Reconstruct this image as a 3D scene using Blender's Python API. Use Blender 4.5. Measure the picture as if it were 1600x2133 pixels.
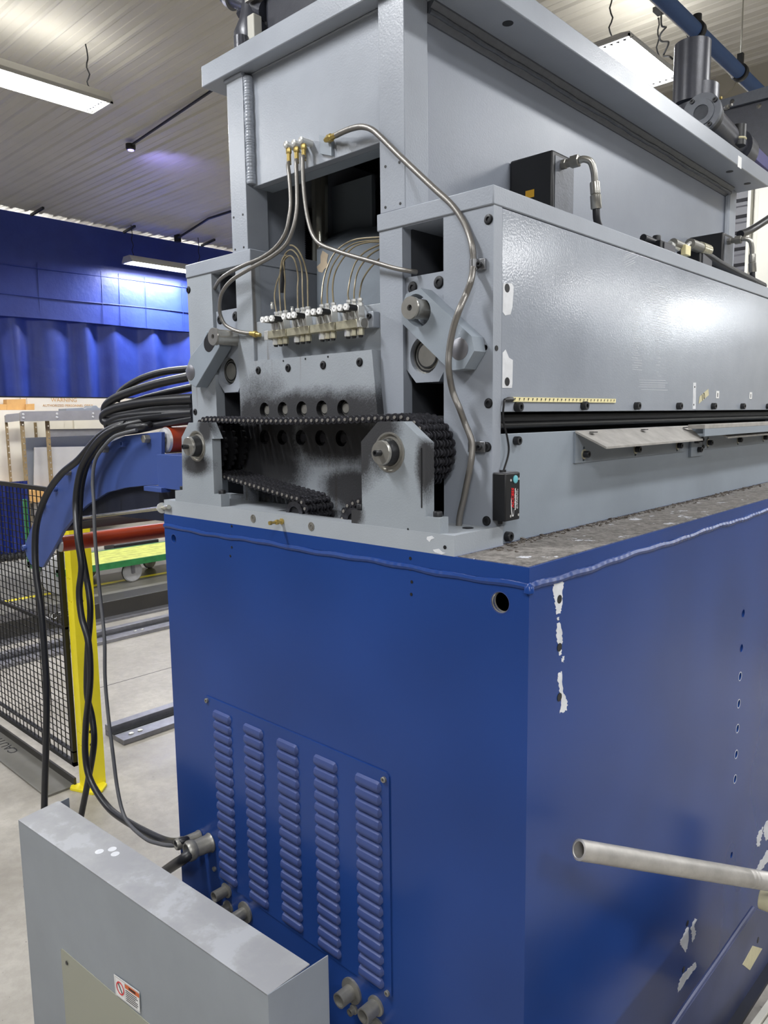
import bpy, bmesh, math, random
from mathutils import Vector, Matrix
from mathutils.geometry import tessellate_polygon, delaunay_2d_cdt
random.seed(7)
PI = math.pi
SC = bpy.context.scene
COL = SC.collection
for o in list(bpy.data.objects): bpy.data.objects.remove(o)

# ------------------------------------------------------------------ camera
YAW, PITCH, ROLL, FPX = math.radians(43.03), math.radians(7.29), math.radians(0.717), 1558.0
CAM = Vector((0.71986, -1.15729, 1.6))
_f = Vector((-math.sin(YAW)*math.cos(PITCH), math.cos(YAW)*math.cos(PITCH), -math.sin(PITCH)))
_r = Vector((math.cos(YAW), math.sin(YAW), 0)); _d = _f.cross(_r)
AR = _r*math.cos(ROLL)+_d*math.sin(ROLL); AD = -_r*math.sin(ROLL)+_d*math.cos(ROLL); AF = _f
cd = bpy.data.cameras.new('camera'); cam = bpy.data.objects.new('camera', cd); COL.objects.link(cam)
m = Matrix.Identity(4)
for i in range(3):
    m[i][0] = AR[i]; m[i][1] = -AD[i]; m[i][2] = -AF[i]; m[i][3] = CAM[i]
cam.matrix_world = m
cd.sensor_fit = 'HORIZONTAL'; cd.sensor_width = 36; cd.lens = FPX/1600*36; cd.clip_start = .02; cd.clip_end = 100
SC.camera = cam
def at(px, py, ax, v):                       # the point where the ray through a pixel meets a plane
    r = AR*((px-800)/FPX)+AD*((py-1066.5)/FPX)+AF
    i = 'xyz'.index(ax); return CAM+r*((v-CAM[i])/r[i])
def atp(px, py, p0, n):
    r = AR*((px-800)/FPX)+AD*((py-1066.5)/FPX)+AF
    return CAM+r*((Vector(p0)-CAM).dot(n)/r.dot(n))
def atd(px, py, dep):
    return CAM+(AR*((px-800)/FPX)+AD*((py-1066.5)/FPX)+AF)*dep
# ------------------------------------------------------------------ world, exposure
w = bpy.data.worlds.new('world'); SC.world = w; w.use_nodes = True
w.node_tree.nodes['Background'].inputs[0].default_value = (.80, .84, .92, 1)
w.node_tree.nodes['Background'].inputs[1].default_value = .16
SC.view_settings.view_transform = 'Standard'; SC.view_settings.look = 'None'
SC.view_settings.exposure = 0.12; SC.view_settings.gamma = 1; SC.view_settings.use_curve_mapping = False
LAMP_W = 64.0
FZ, CZ = -.33, 4.2                              # floor, ceiling
# hanging fluorescent fixtures: x, y, z centre of the diffuser, length, width, power factor
FIXTURES = [
 (-4.56, 1.00, 3.80, 1.26, .28, 1.0, 'long fluorescent fixture hanging over the walkway left of the machine'),
 (-1.55, 3.66, 3.80, .80, .30, 1.0, 'short bright fluorescent fixture hanging behind the grey top beam'),
 (-8.85, 4.72, 3.70, 1.24, .26, 1.3, 'fluorescent fixture hanging on wires close to the blue curtain'),
 (-4.56, -2.6, 3.80, 1.26, .28, 1.2, None), (-1.6, -1.6, 3.80, 1.26, .28, 1.2, None), (1.35, 1.2, 3.80, 1.26, .28, .5, None),
 (1.3, 4.0, 3.80, 1.26, .28, .8, None), (1.9, -2.6, 3.80, 1.26, .28, 1.2, None), (4.4, 0.6, 3.80, 1.26, .28, 1.2, None), 
 (4.9, 7.6, 3.80, 1.26, .28, 1.0, None), (5.5, 11.5, 3.80, 1.26, .28, 1.0, None), (5.3, 14.6, 3.80, 1.26, .28, 1.0, None),
 (-4.56, 5.2, 3.80, 1.26, .28, 1.0, None), (-8.85, 0.2, 3.70, 1.24, .26, .8, None), (4.4, -4.0, 3.8, 1.26, .28, 1.6, None),
]
BACKROOM = [(-10.3, 3.2, 3.7), (-10.3, 5.8, 3.7), (-10.3, .6, 3.7)]
# ------------------------------------------------------------------ materials
def NT(name):
    m = bpy.data.materials.new(name); m.use_nodes = True
    nt = m.node_tree; b = nt.nodes['Principled BSDF']; return m, nt, b
def rgb(h):
    c = [int(h[i:i+2], 16)/255 for i in (0, 2, 4)]
    return tuple(((v+.055)/1.055)**2.4 if v > .04045 else v/12.92 for v in c)+(1,)
def pos(nt): return nt.nodes.new('ShaderNodeNewGeometry').outputs['Position']
def noise(nt, scale, detail=3, rough=.5, vec=None, stretch=None):
    n = nt.nodes.new('ShaderNodeTexNoise'); n.inputs['Scale'].default_value = scale
    n.inputs['Detail'].default_value = detail; n.inputs['Roughness'].default_value = rough
    v = vec or pos(nt)
    if stretch:
        mp = nt.nodes.new('ShaderNodeMapping'); mp.inputs['Scale'].default_value = stretch
        nt.links.new(v, mp.inputs['Vector']); v = mp.outputs['Vector']
    nt.links.new(v, n.inputs['Vector']); return n.outputs['Fac']
def ramp(nt, fac, stops):
    r = nt.nodes.new('ShaderNodeValToRGB'); e = r.color_ramp.elements
    while len(e) < len(stops): e.new(.5)
    for k, (p, c) in enumerate(stops): e[k].position = p; e[k].color = c if len(c) == 4 else c+(1,)
    nt.links.new(fac, r.inputs['Fac']); return r.outputs['Color']
def mix(nt, fac, a, b):
    m_ = nt.nodes.new('ShaderNodeMix'); m_.data_type = 'RGBA'
    for s, v in ((0, fac), (6, a), (7, b)):
        if isinstance(v, (int, float, tuple)): m_.inputs[s].default_value = v
        else: nt.links.new(v, m_.inputs[s])
    return m_.outputs[2]
def math_(nt, op, a, b=0.0, c=None):
    n = nt.nodes.new('ShaderNodeMath'); n.operation = op
    for i, v in enumerate((a, b, c)):
        if v is None: continue
        if isinstance(v, (int, float)): n.inputs[i].default_value = v
        else: nt.links.new(v, n.inputs[i])
    return n.outputs[0]
def bump(nt, b, h, strength, dist=.001):
    n = nt.nodes.new('ShaderNodeBump'); n.inputs['Strength'].default_value = strength; n.inputs['Distance'].default_value = dist
    nt.links.new(h, n.inputs['Height']); nt.links.new(n.outputs['Normal'], b.inputs['Normal'])
W1, K1 = (1, 1, 1, 1), (0, 0, 0, 1)
def simple(name, hexc, rough=.5, metal=0.0, var=.12, vs=8, bs=0, bstr=.2, bd=.001, spec=.5):
    m, nt, b = NT(name); c = rgb(hexc)
    if var:
        n = noise(nt, vs, 4, .6)
        col = ramp(nt, n, [(.3, tuple(x*(1-var) for x in c[:3])), (.7, tuple(min(1, x*(1+var)) for x in c[:3]))])
        nt.links.new(col, b.inputs['Base Color'])
    else: b.inputs['Base Color'].default_value = c
    b.inputs['Roughness'].default_value = rough; b.inputs['Metallic'].default_value = metal
    b.inputs['Specular IOR Level'].default_value = spec
    if bs: bump(nt, b, noise(nt, bs, 2), bstr, bd)
    return m
def painted(name, hexc, rough, orange=350, ostr=.25, scratch=0.0, grime=(), spec=.5, chips=0.0, drip=False, wob=0):
    """machine enamel: slight mottling, orange peel relief, hairline scratches, soot and oil round given points"""
    m, nt, b = NT(name); c = rgb(hexc)
    n = noise(nt, 3.5, 5 if orange else 0, .6)
    col = ramp(nt, n, [(.3, tuple(x*.90 for x in c[:3])), (.72, tuple(min(1, x*1.08) for x in c[:3]))])
    if scratch:
        s = noise(nt, 55, 6, .75, stretch=(1, .12, 3))
        col = mix(nt, ramp(nt, s, [(.66, K1), (.74, (scratch,)*3+(1,))]), col, (.75, .77, .8, 1))
    if chips:
        s = noise(nt, 38, 3, .6)
        col = mix(nt, ramp(nt, s, [(.735, K1), (.745, (chips,)*3+(1,))]), col, (.8, .82, .84, 1))
    r_ = math_(nt, 'ADD', math_(nt, 'MULTIPLY', n, .18 if orange else .04), rough-(.09 if orange else .02))
    if grime:
        p = pos(nt); tot = None
        for (cx, cy, cz, rr, sx, sz) in grime:
            mp = nt.nodes.new('ShaderNodeMapping'); mp.inputs['Location'].default_value = (-cx/sx/rr, -cy/rr, -cz/sz/rr)
            mp.inputs['Scale'].default_value = (1/sx/rr, 1/rr, 1/sz/rr); nt.links.new(p, mp.inputs['Vector'])
            l = nt.nodes.new('ShaderNodeVectorMath'); l.operation = 'LENGTH'; nt.links.new(mp.outputs['Vector'], l.inputs[0])
            v = math_(nt, 'SUBTRACT', 1.5, l.outputs['Value'])
            tot = v if tot is None else math_(nt, 'MAXIMUM', tot, v)
        fine = noise(nt, 260, 5, .8); big = noise(nt, 14, 4, .6)
        v = math_(nt, 'ADD', tot, math_(nt, 'MULTIPLY', math_(nt, 'SUBTRACT', fine, .5), 1.0))
        v = math_(nt, 'ADD', v, math_(nt, 'MULTIPLY', math_(nt, 'SUBTRACT', big, .5), .8))
        msk = ramp(nt, v, [(.02, K1), (.68, (.92, .92, .92, 1))])
        if drip:
            d = noise(nt, 26, 4, .6, stretch=(1, 1, .06))
            col = mix(nt, ramp(nt, d, [(.6, K1), (.68, (.55,)*3+(1,))]), col, rgb('5a4a30'))
        col = mix(nt, msk, col, rgb('1b181a'))
        r_ = math_(nt, 'ADD', r_, math_(nt, 'MULTIPLY', msk, .15))
    nt.links.new(col, b.inputs['Base Color']); nt.links.new(r_, b.inputs['Roughness'])
    b.inputs['Specular IOR Level'].default_value = spec
    if orange: bump(nt, b, noise(nt, orange, 1, .5), ostr, .0012)
    return m
GREY = '959ba5'
M = {}
M['grey'] = painted('grey_enamel', GREY, .34, 230, .22, wob=4)
M['grey_cover'] = painted('grey_cover_enamel', GREY, .17, 210, .17)
M['grey_matte'] = painted('grey_satin_enamel', '8b949e', .46, 320, .12, wob=2)
M['grey_web_dim'] = painted('dimmed_web_enamel', '868c97', .38, 260, .15)  # darker copy of the grey, offsets strong lamp light on the web
M['grey_dirty'] = painted('sooty_grey_enamel', '989ea5', .40, 260, .3,
    grime=[(-.73, .13, 1.615, .045, 6.5, 1), (-.66, .15, 1.545, .055, 3.2, 1), (-.93, .15, 1.52, .13, 1, 1.2), (-.45, .14, 1.60, .06, 1, 1.1),
           (-.60, .15, 1.42, .045, 2.2, 1.0), (-.98, .14, 1.60, .05, 1.4, 1.2)], drip=True)
M['grey_block'] = painted('sooty_block_enamel', '9299a0', .38, 240, .3,
    grime=[(-.39, .0, 1.57, .06, 1, 1.2), (-.43, .0, 1.53, .04, 1, 1.8), (-.245, .0, 1.50, .035, .6, 1.6), (-.46, 0, 1.385, .03, 1, 1),
           (-1.07, 0, 1.475, .028, 2.2, 1), (-1.02, .0, 1.57, .03, 1, 1)])
M['grey_base'] = painted('base_plate_enamel', '9da3aa', .42, 240, .25, grime=[(-.62, .09, 1.37, .05, 3.4, .5)], chips=.9)
M['blue'] = painted('blue_enamel', '1f3e7f', .23, 0, 0, spec=.27)
M['blue_arm'] = painted('blue_arm_enamel', '3a4f8b', .42, 120, .08)
M['louvre'] = painted('blue_louvre_enamel', '3a4a80', .48, 300, .2)
M['guard'] = painted('guard_sheet_enamel', '8f959c', .5, 200, .06)
def guardtop():
    m, nt, b = NT('worn_guard_top')
    n = noise(nt, 7, 5, .65); col = ramp(nt, n, [(.42, rgb('96979a')), (.54, rgb('9d9ea0')), (.6, rgb('a9abaf'))])
    nt.links.new(col, b.inputs['Base Color']); b.inputs['Roughness'].default_value = .5; return m
M['guard_top'] = guardtop()
M['black_metal'] = simple('black_oxide', '2c2d30', .42, .35, .15, 60)
M['black'] = simple('black_plastic', '16171a', .45, 0, .1, 30)
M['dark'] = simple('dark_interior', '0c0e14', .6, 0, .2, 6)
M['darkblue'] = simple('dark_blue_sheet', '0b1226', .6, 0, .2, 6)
M['chain'] = simple('oily_chain_steel', '46464b', .3, .6, .25, 90)
M['chain_pin'] = simple('worn_pin_steel', 'a8a49e', .3, .6, .1, 90)
M['steel'] = simple('bare_steel', 'b3b1ab', .30, .75, .12, 30, 120, .1)
M['steel_dark'] = simple('dull_steel', '8c8a84', .42, .55, .15, 40)
M['chrome'] = simple('ground_rod', 'cfcdc0', .2, .85, .1, 12)
M['grease'] = simple('black_grease', '0b0b0d', .2, 0, .2, 60, 80, .9, .004)
M['brass'] = simple('brass', 'b39d5c', .34, .6, .1, 60)
M['yzinc'] = simple('yellow_zinc', 'c6c1aa', .28, .55, .2, 60)
M['zinc'] = simple('zinc_plate', 'dededa', .24, .5, .06, 40)
M['bracket_zinc'] = simple('zinc_bracket', '96979a', .35, .85, .1, 40)
M['alu'] = simple('weathered_aluminium', 'b5b2ae', .48, .55, .18, 22, 140, .3)
def braid():
    m, nt, b = NT('steel_braid')
    b.inputs['Base Color'].default_value = rgb('85827e'); b.inputs['Metallic'].default_value = .65; b.inputs['Roughness'].default_value = .36
    h = noise(nt, 1600, 0); bump(nt, b, h, .35, .0006); return m
M['braid'] = braid()
M['capillary'] = simple('brown_nylon_tube', '8a7f66', .35, .2, .1, 60)
M['rubber'] = simple('black_rubber', '222327', .40, 0, .15, 30)
M['cable_grey'] = simple('grey_cable', '55565a', .5, 0, .1, 20)
M['red'] = simple('red_polyurethane', '9c3a20', .28, 0, .08, 4)
M['white_cap'] = simple('worn_white_cap', 'b9b9bb', .35, .3, .1, 20)
M['yellow'] = simple('yellow_enamel', 'f2e12a', .4, 0, .05, 6)
M['mesh'] = simple('black_mesh_wire', '121214', .45, 0, 0)
M['green'] = simple('green_cart_paint', '2f7a45', .45, 0, .25, 14)
M['cart_wood'] = simple('yellow_cart_deck', 'd2d86a', .6, 0, .22, 12)
M['chip'] = simple('white_primer', 'd4d6da', .6, 0, .12, 30)
M['teal'] = simple('teal_button', '6cb9c4', .4, 0, .05, 30)
M['textred'] = simple('red_print', 'd8232c', .5, 0, 0)
M['textwhite'] = simple('white_print', 'e8e8e8', .5, 0, 0)
M['textblack'] = simple('black_print', '1a1a1a', .5, 0, 0)
M['orange'] = simple('orange_print', 'd2642c', .5, 0, 0)
M['ledstrip'] = simple('cream_led_strip', 'e9deab', .45, 0, .06, 60)
M['tape'] = simple('masking_tape', 'c9c2a0', .6, 0, .08, 40)
M['yellow_label'] = simple('yellow_label', 'd9a62c', .5, 0, .05, 40)
M['cardboard'] = simple('cardboard', 'c79a5c', .75, 0, .12, 5)
M['cream'] = simple('cream_wall_paint', 'd9d2c2', .6, 0, .05, 2)
M['beige'] = simple('beige_wall_liner', 'b3ae9f', .6, 0, .05, 2)
M['slot_shade'] = simple('slot_shade_in_paint', '3c3e43', .6, 0, .15, 12)  # darker than the frame paint, the slot's shade is in the colour
M['shop_wall'] = simple('darkened_shop_wall', '484644', .6, 0, .1, 1)  # unseen walls, darkened to weaken the bounce light
M['sprocket'] = simple('black_sprocket', '232326', .35, .4, .2, 60)
M['white_trim'] = simple('white_trim_steel', 'c6c4ba', .5, 0, .04, 3)
M['door_grey'] = simple('grey_shutter_slat', '55555a', .5, .1, .1, 4)
M['ceil'] = simple('ceiling_liner_steel', 'c9c5bb', .5, 0, .07, 1.2)
M['rack_post'] = simple('galvanised_post', '8f7b58', .5, .2, .25, 20)
M['rack_beam'] = simple('grey_rack_beam', '8f8d8c', .45, .2, .08, 8)
M['panel_a'] = simple('grey_panel', '868b90', .5, 0, .05, 3)
M['panel_b'] = simple('light_grey_panel', 'b4b2ae', .5, 0, .05, 3)
M['tarp'] = simple('blue_tarp', '1b2f88', .5, 0, .2, 6)
M['peel'] = simple('tan_bare_patch', 'cbb9a0', .6, 0, .1, 30)
M['purple'] = simple('violet_blue_paint', '3b3a78', .4, 0, .1, 20)
M['motor'] = simple('dark_motor_paint', '3b3d46', .34, .1, .12, 40, 200, .3)
M['motor_grey'] = simple('grey_casting_paint', '5c6068', .42, .1, .12, 40, 200, .4)
M['pipe_blue'] = simple('blue_pipe_paint', '34507c', .7, 0, .06, 5)
M['channel'] = simple('weathered_blue_steel', '3e4668', .42, 0, .12, 9)
M['rail'] = simple('galvanised_rail', '8e8e94', .38, .7, .18, 14)
M['floor_plate'] = simple('grey_cover_plate', '78766f', .42, .15, .15, 4)
M['dark_beam'] = simple('dark_floor_beam', '3a3835', .45, .1, .15, 5)
def curtain():
    m, nt, b = NT('blue_vinyl_curtain')
    n = noise(nt, 3, 4, .6); nt.links.new(ramp(nt, n, [(.3, rgb('283a92')), (.7, rgb('3146a2'))]), b.inputs['Base Color'])
    b.inputs['Roughness'].default_value = .42; bump(nt, b, noise(nt, 5, 5, .6), .25, .03); return m
M['curtain'] = curtain()
def concrete():
    m, nt, b = NT('polished_concrete')
    a = noise(nt, 1.3, 6, .65); g = noise(nt, 22, 5, .7)
    c = ramp(nt, a, [(.3, rgb('8a857c')), (.5, rgb('a39e95')), (.72, rgb('bcb7ae'))])
    c = mix(nt, ramp(nt, g, [(.4, (.25,)*3+(1,)), (.6, K1)]), c, rgb('7d776d'))
    c = mix(nt, ramp(nt, noise(nt, 60, 2), [(.74, K1), (.78, (.7,)*3+(1,))]), c, rgb('4a453e'))
    nt.links.new(c, b.inputs['Base Color'])
    nt.links.new(ramp(nt, a, [(.3, (.28,)*3), (.7, (.5,)*3)]), b.inputs['Roughness']); bump(nt, b, g, .15, .004); return m
M['concrete'] = concrete()
def dirt():
    m, nt, b = NT('grey_dust_and_chips')
    g = noise(nt, 60, 6, .75); h = noise(nt, 16, 4, .65)
    c = ramp(nt, g, [(.35, rgb('4d4946')), (.6, rgb('837f7b'))])
    c = mix(nt, ramp(nt, h, [(.62, K1), (.635, (.9,)*3+(1,))]), c, rgb('c8cad2'))
    nt.links.new(c, b.inputs['Base Color']); b.inputs['Roughness'].default_value = .8; bump(nt, b, g, .7, .004); return m
M['dirt'] = dirt()
M['crumb'] = simple('rust_flakes', '57504a', .9, 0, .3, 60)
def emit(name, c, s):
    m, nt, b = NT(name); b.inputs['Base Color'].default_value = (.9, .9, .9, 1)
    b.inputs['Emission Color'].default_value = c+(1,); b.inputs['Emission Strength'].default_value = s; return m
M['glow'] = emit('lit_diffuser', (1, .99, .97), 18.0)
M['fixture'] = simple('white_fixture_steel', 'c9c8c4', .4, 0, .03, 5)
def plexi():
    m, nt, b = NT('clear_window_sheet'); b.inputs['Base Color'].default_value = rgb('a3a493')
    b.inputs['Roughness'].default_value = .14; b.inputs['Alpha'].default_value = .78; return m
M['plexi'] = plexi()
M['uv'] = emit('violet_led_lens', (.35, .3, 1.0), 2.2)
# ------------------------------------------------------------------ mesh helpers
class MB:
    def __init__(s): s.bm = bmesh.new()
    def poly(s, pts, faces):
        v = [s.bm.verts.new(p) for p in pts]
        for f in faces:
            try: s.bm.faces.new([v[i] for i in f])
            except ValueError: pass
        return s
    def box(s, x0, x1, y0, y1, z0, z1):
        return s.poly([(x, y, z) for x in (x0, x1) for y in (y0, y1) for z in (z0, z1)],
                      [(0, 1, 3, 2), (4, 6, 7, 5), (0, 4, 5, 1), (2, 3, 7, 6), (0, 2, 6, 4), (1, 5, 7, 3)])
    def obox(s, c, u, v, w_):                      # centre, three half-axis vectors
        c, u, v, w_ = map(Vector, (c, u, v, w_))
        return s.poly([c+u*a+v*b+w_*d for a in (-1, 1) for b in (-1, 1) for d in (-1, 1)],
                      [(0, 1, 3, 2), (4, 6, 7, 5), (0, 4, 5, 1), (2, 3, 7, 6), (0, 2, 6, 4), (1, 5, 7, 3)])
    def prism(s, outer, axis, a, b, holes=()):
        """outer/holes: 2-D loops; axis 'y' -> loops are (x,z), 'x' -> (y,z), 'z' -> (x,y)"""
        def P(p, t): return {'y': (p[0], t, p[1]), 'x': (t, p[0], p[1]), 'z': (p[0], p[1], t)}[axis]
        return s.sheet([outer]+list(holes), lambda p: P(p, a), lambda p: P(p, b))
    def sheet(s, loops, fa, fb):
        if len(loops) == 1:
            tri = tessellate_polygon([[Vector((p[0], p[1], 0)) for p in l] for l in loops])
            flat = [p for l in loops for p in l]
        else:
            vv, ee = [], []
            for l in loops:
                k = len(vv); vv += [Vector((p[0], p[1])) for p in l]; ee += [(k+i, k+(i+1) % len(l)) for i in range(len(l))]
            s.holed = True
            R = delaunay_2d_cdt(vv, ee, [], 0, 1e-7)
            flat = [tuple(p) for p in vv]; mp = {}
            for i, og in enumerate(R[3]):
                mp[i] = og[0]
            def inside(q, l):
                c = False; j = len(l)-1
                for i in range(len(l)):
                    if (l[i][1] > q[1]) != (l[j][1] > q[1]) and q[0] < (l[j][0]-l[i][0])*(q[1]-l[i][1])/(l[j][1]-l[i][1])+l[i][0]: c = not c
                    j = i
                return c
            tri = []
            for f in R[2]:
                q = [sum(R[0][i][k] for i in f)/len(f) for k in (0, 1)]
                if inside(q, loops[0]) and not any(inside(q, h) for h in loops[1:]): tri.append([mp[i] for i in f])
        va = [s.bm.verts.new(fa(p)) for p in flat]; vb = [s.bm.verts.new(fb(p)) for p in flat]
        for t in tri:
            for vs in ([va[i] for i in t], [vb[i] for i in reversed(t)]):
                try: s.bm.faces.new(vs)
                except ValueError: pass
        k = 0
        for l in loops:
            n = len(l)
            for i in range(n):
                j = (i+1) % n
                try: s.bm.faces.new([va[k+i], va[k+j], vb[k+j], vb[k+i]])
                except ValueError: pass
            k += n
        return s
    def lathe(s, prof, o, ax, seg=24, phase=0, cap=True):
        """prof: (radius, distance along ax)"""
        ax = Vector(ax).normalized(); o = Vector(o)
        u = ax.orthogonal().normalized() if abs(ax.z) > .9 else ax.cross(Vector((0, 0, 1))).normalized(); v = ax.cross(u)
        rings = []
        for r, h in prof:
            rings.append([s.bm.verts.new(o+ax*h+(u*math.cos(phase+2*PI*i/seg)+v*math.sin(phase+2*PI*i/seg))*r) for i in range(seg)])
        for a, b in zip(rings, rings[1:]):
            for i in range(seg):
                s.bm.faces.new([a[i], a[(i+1) % seg], b[(i+1) % seg], b[i]])
        if cap:
            s.bm.faces.new(list(reversed(rings[0]))); s.bm.faces.new(rings[-1])
        return s
    def cyl(s, p0, p1, r, seg=16, r1=None):
        p0, p1 = Vector(p0), Vector(p1)
        return s.lathe([(r, 0), (r1 if r1 is not None else r, (p1-p0).length)], p0, p1-p0, seg)
    def tube(s, pts, r, seg=8, smooth=0):
        P = [Vector(p) for p in pts]
        if smooth:
            Q = []
            for i in range(len(P)-1):
                a, b, c, d = P[max(i-1, 0)], P[i], P[i+1], P[min(i+2, len(P)-1)]
                for k in range(smooth):
                    t = k/smooth
                    Q.append(.5*((2*b)+(c-a)*t+(2*a-5*b+4*c-d)*t*t+(3*b-a-3*c+d)*t**3))
            P = Q+[P[-1]]
        n = None; rings = []
        for i, p in enumerate(P):
            d = (P[min(i+1, len(P)-1)]-P[max(i-1, 0)]).normalized()
            n = d.orthogonal().normalized() if n is None else (n-d*n.dot(d)).normalized()
            b = d.cross(n)
            rr = r[i] if isinstance(r, list) else r
            rings.append([s.bm.verts.new(p+(n*math.cos(2*PI*k/seg)+b*math.sin(2*PI*k/seg))*rr) for k in range(seg)])
        for a, b in zip(rings, rings[1:]):
            for k in range(seg): s.bm.faces.new([a[k], a[(k+1) % seg], b[(k+1) % seg], b[k]])
        s.bm.faces.new(list(reversed(rings[0]))); s.bm.faces.new(rings[-1])
        return s
    def screw(s, p, ax, r, h, hexr=None, hexd=None):   # socket head cap screw
        ax = Vector(ax).normalized(); p = Vector(p)
        u = ax.orthogonal().normalized() if abs(ax.z) > .9 else ax.cross(Vector((0, 0, 1))).normalized(); v = ax.cross(u)
        hr = hexr or r*.52; hd = hexd or h*.6; N = 24
        def hexpt(i):
            a = 2*PI*i/N; k = hr*math.cos(PI/6)/math.cos((a % (PI/3))-PI/6); return u*math.cos(a)*k+v*math.sin(a)*k
        circ = lambda rr, hh: [s.bm.verts.new(p+ax*hh+(u*math.cos(2*PI*i/N)+v*math.sin(2*PI*i/N))*rr) for i in range(N)]
        R = [circ(r, 0), circ(r, h*.88), circ(r*.9, h)]
        R.append([s.bm.verts.new(p+ax*h+hexpt(i)) for i in range(N)])
        R.append([s.bm.verts.new(p+ax*(h-hd)+hexpt(i)) for i in range(N)])
        for a, b in zip(R, R[1:]):
            for i in range(N): s.bm.faces.new([a[i], a[(i+1) % N], b[(i+1) % N], b[i]])
        s.bm.faces.new(list(reversed(R[0]))); s.bm.faces.new(R[-1]); return s
    def mesh(s, name, mat, smooth=False, org=(0, 0, 0)):
        bmesh.ops.recalc_face_normals(s.bm, faces=s.bm.faces)
        if org != (0, 0, 0): bmesh.ops.translate(s.bm, verts=s.bm.verts, vec=-Vector(org))
        me = bpy.data.meshes.new(name); s.bm.to_mesh(me); s.bm.free()
        if mat is not None: me.materials.append(M[mat] if isinstance(mat, str) else mat)
        if smooth:
            for p in me.polygons: p.use_smooth = True
            if smooth is True:
                me.set_sharp_from_angle(angle=math.radians(38))
        return me
    def build(s, name, mat, parent=None, smooth=True, bevel=0, label=None, kind=None, org=None):
        po = WL.get(parent.name, Vector((0, 0, 0))) if parent else Vector((0, 0, 0))
        if org is None:
            if parent is None:
                vs = [v.co for v in s.bm.verts]
                org = Vector(((min(v.x for v in vs)+max(v.x for v in vs))/2, (min(v.y for v in vs)+max(v.y for v in vs))/2, min(v.z for v in vs)))
            else: org = po
        org = Vector(org)
        if getattr(s, 'holed', False): smooth = False
        o = bpy.data.objects.new(name, s.mesh(name, mat, smooth, tuple(org))); COL.objects.link(o)
        if parent: o.parent = parent
        o.location = org-po; WL[o.name] = org
        if bevel and not getattr(s, 'holed', False):
            b = o.modifiers.new('bevel', 'BEVEL'); b.width = bevel; b.segments = 2; b.limit_method = 'ANGLE'; b.angle_limit = math.radians(50)
            b.harden_normals = False
        if label: o['label'] = label
        if kind: o['kind'] = kind
        return o
WL = {}
def inst(name, mesh, loc, parent=None, rot=None, label=None, kind=None):
    o = bpy.data.objects.new(name, mesh); COL.objects.link(o)
    po = WL.get(parent.name, Vector((0, 0, 0))) if parent else Vector((0, 0, 0))
    if parent: o.parent = parent
    o.location = Vector(loc)-po; WL[o.name] = Vector(loc)
    if rot is not None: o.rotation_euler = rot
    if label: o['label'] = label
    if kind: o['kind'] = kind
    return o
def tag(o, label, cat, group=None):
    o['label'] = label; o['category'] = cat
    if group: o['group'] = group
    return o
def thing(name, label, cat, loc, group=None):
    o = bpy.data.objects.new(name, None); COL.objects.link(o); o.location = loc; WL[o.name] = Vector(loc); o.empty_display_size = .05
    return tag(o, label, cat, group)
def circ(cx, cy, r, n=28, ph=0, rx=1.0): return [(cx+rx*r*math.cos(ph+2*PI*i/n), cy+r*math.sin(ph+2*PI*i/n)) for i in range(n)]
def rect(x0, x1, y0, y1): return [(x0, y0), (x1, y0), (x1, y1), (x0, y1)]
def text_mesh(body, size, depth=.0006, align='CENTER', shear=0, bold=0):
    cu = bpy.data.curves.new('text', 'FONT'); cu.body = body; cu.size = size; cu.extrude = depth; cu.align_x = align; cu.align_y = 'CENTER'
    cu.shear = shear; cu.offset = bold; cu.resolution_u = 2
    to = bpy.data.objects.new('text', cu); COL.objects.link(to)
    dg = bpy.context.evaluated_depsgraph_get(); me = bpy.data.meshes.new_from_object(to.evaluated_get(dg))
    bpy.data.objects.remove(to); return me
def lettering(name, body, size, origin, right, up, mat, parent, depth=.0006, sx=1.0, align='CENTER', shear=0, bold=0):
    me = text_mesh(body, size, depth, align, shear, bold); me.materials.clear(); me.materials.append(M[mat])
    r, u = Vector(right).normalized(), Vector(up).normalized(); n = r.cross(u)
    po = WL[parent.name] if parent else Vector((0, 0, 0)); o_ = Vector(origin)-po
    mt = Matrix([[r.x*sx, u.x, n.x, o_.x], [r.y*sx, u.y, n.y, o_.y], [r.z*sx, u.z, n.z, o_.z], [0, 0, 0, 1]])
    me.transform(mt)
    o = bpy.data.objects.new(name, me); COL.objects.link(o); o.parent = parent; WL[o.name] = po; return o
# ================================================================== SETTING
def struct(o): o['kind'] = 'structure'; return o
fl = struct(MB().box(-14, 8, -7, 17, FZ-.1, FZ).build('floor', 'concrete', smooth=False))
g = MB()
for (x0, x1, y0, y1) in ((-4.375, -4.367, -.4, 5.0), (-14, 8, 2.9, 2.908)): g.box(x0, x1, y0, y1, FZ, FZ+.0006)
g.build('saw_cut_joint', 'dark_beam', fl, smooth=False)
MB().box(at(200, 1219, 'z', FZ+.165).x-.04, at(200, 1219, 'z', FZ+.165).x+.04, -2.5, 5.2, FZ+.165, FZ+.1665).build('yellow_floor_line', 'yellow', fl, smooth=False, label='yellow painted aisle line')
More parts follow.
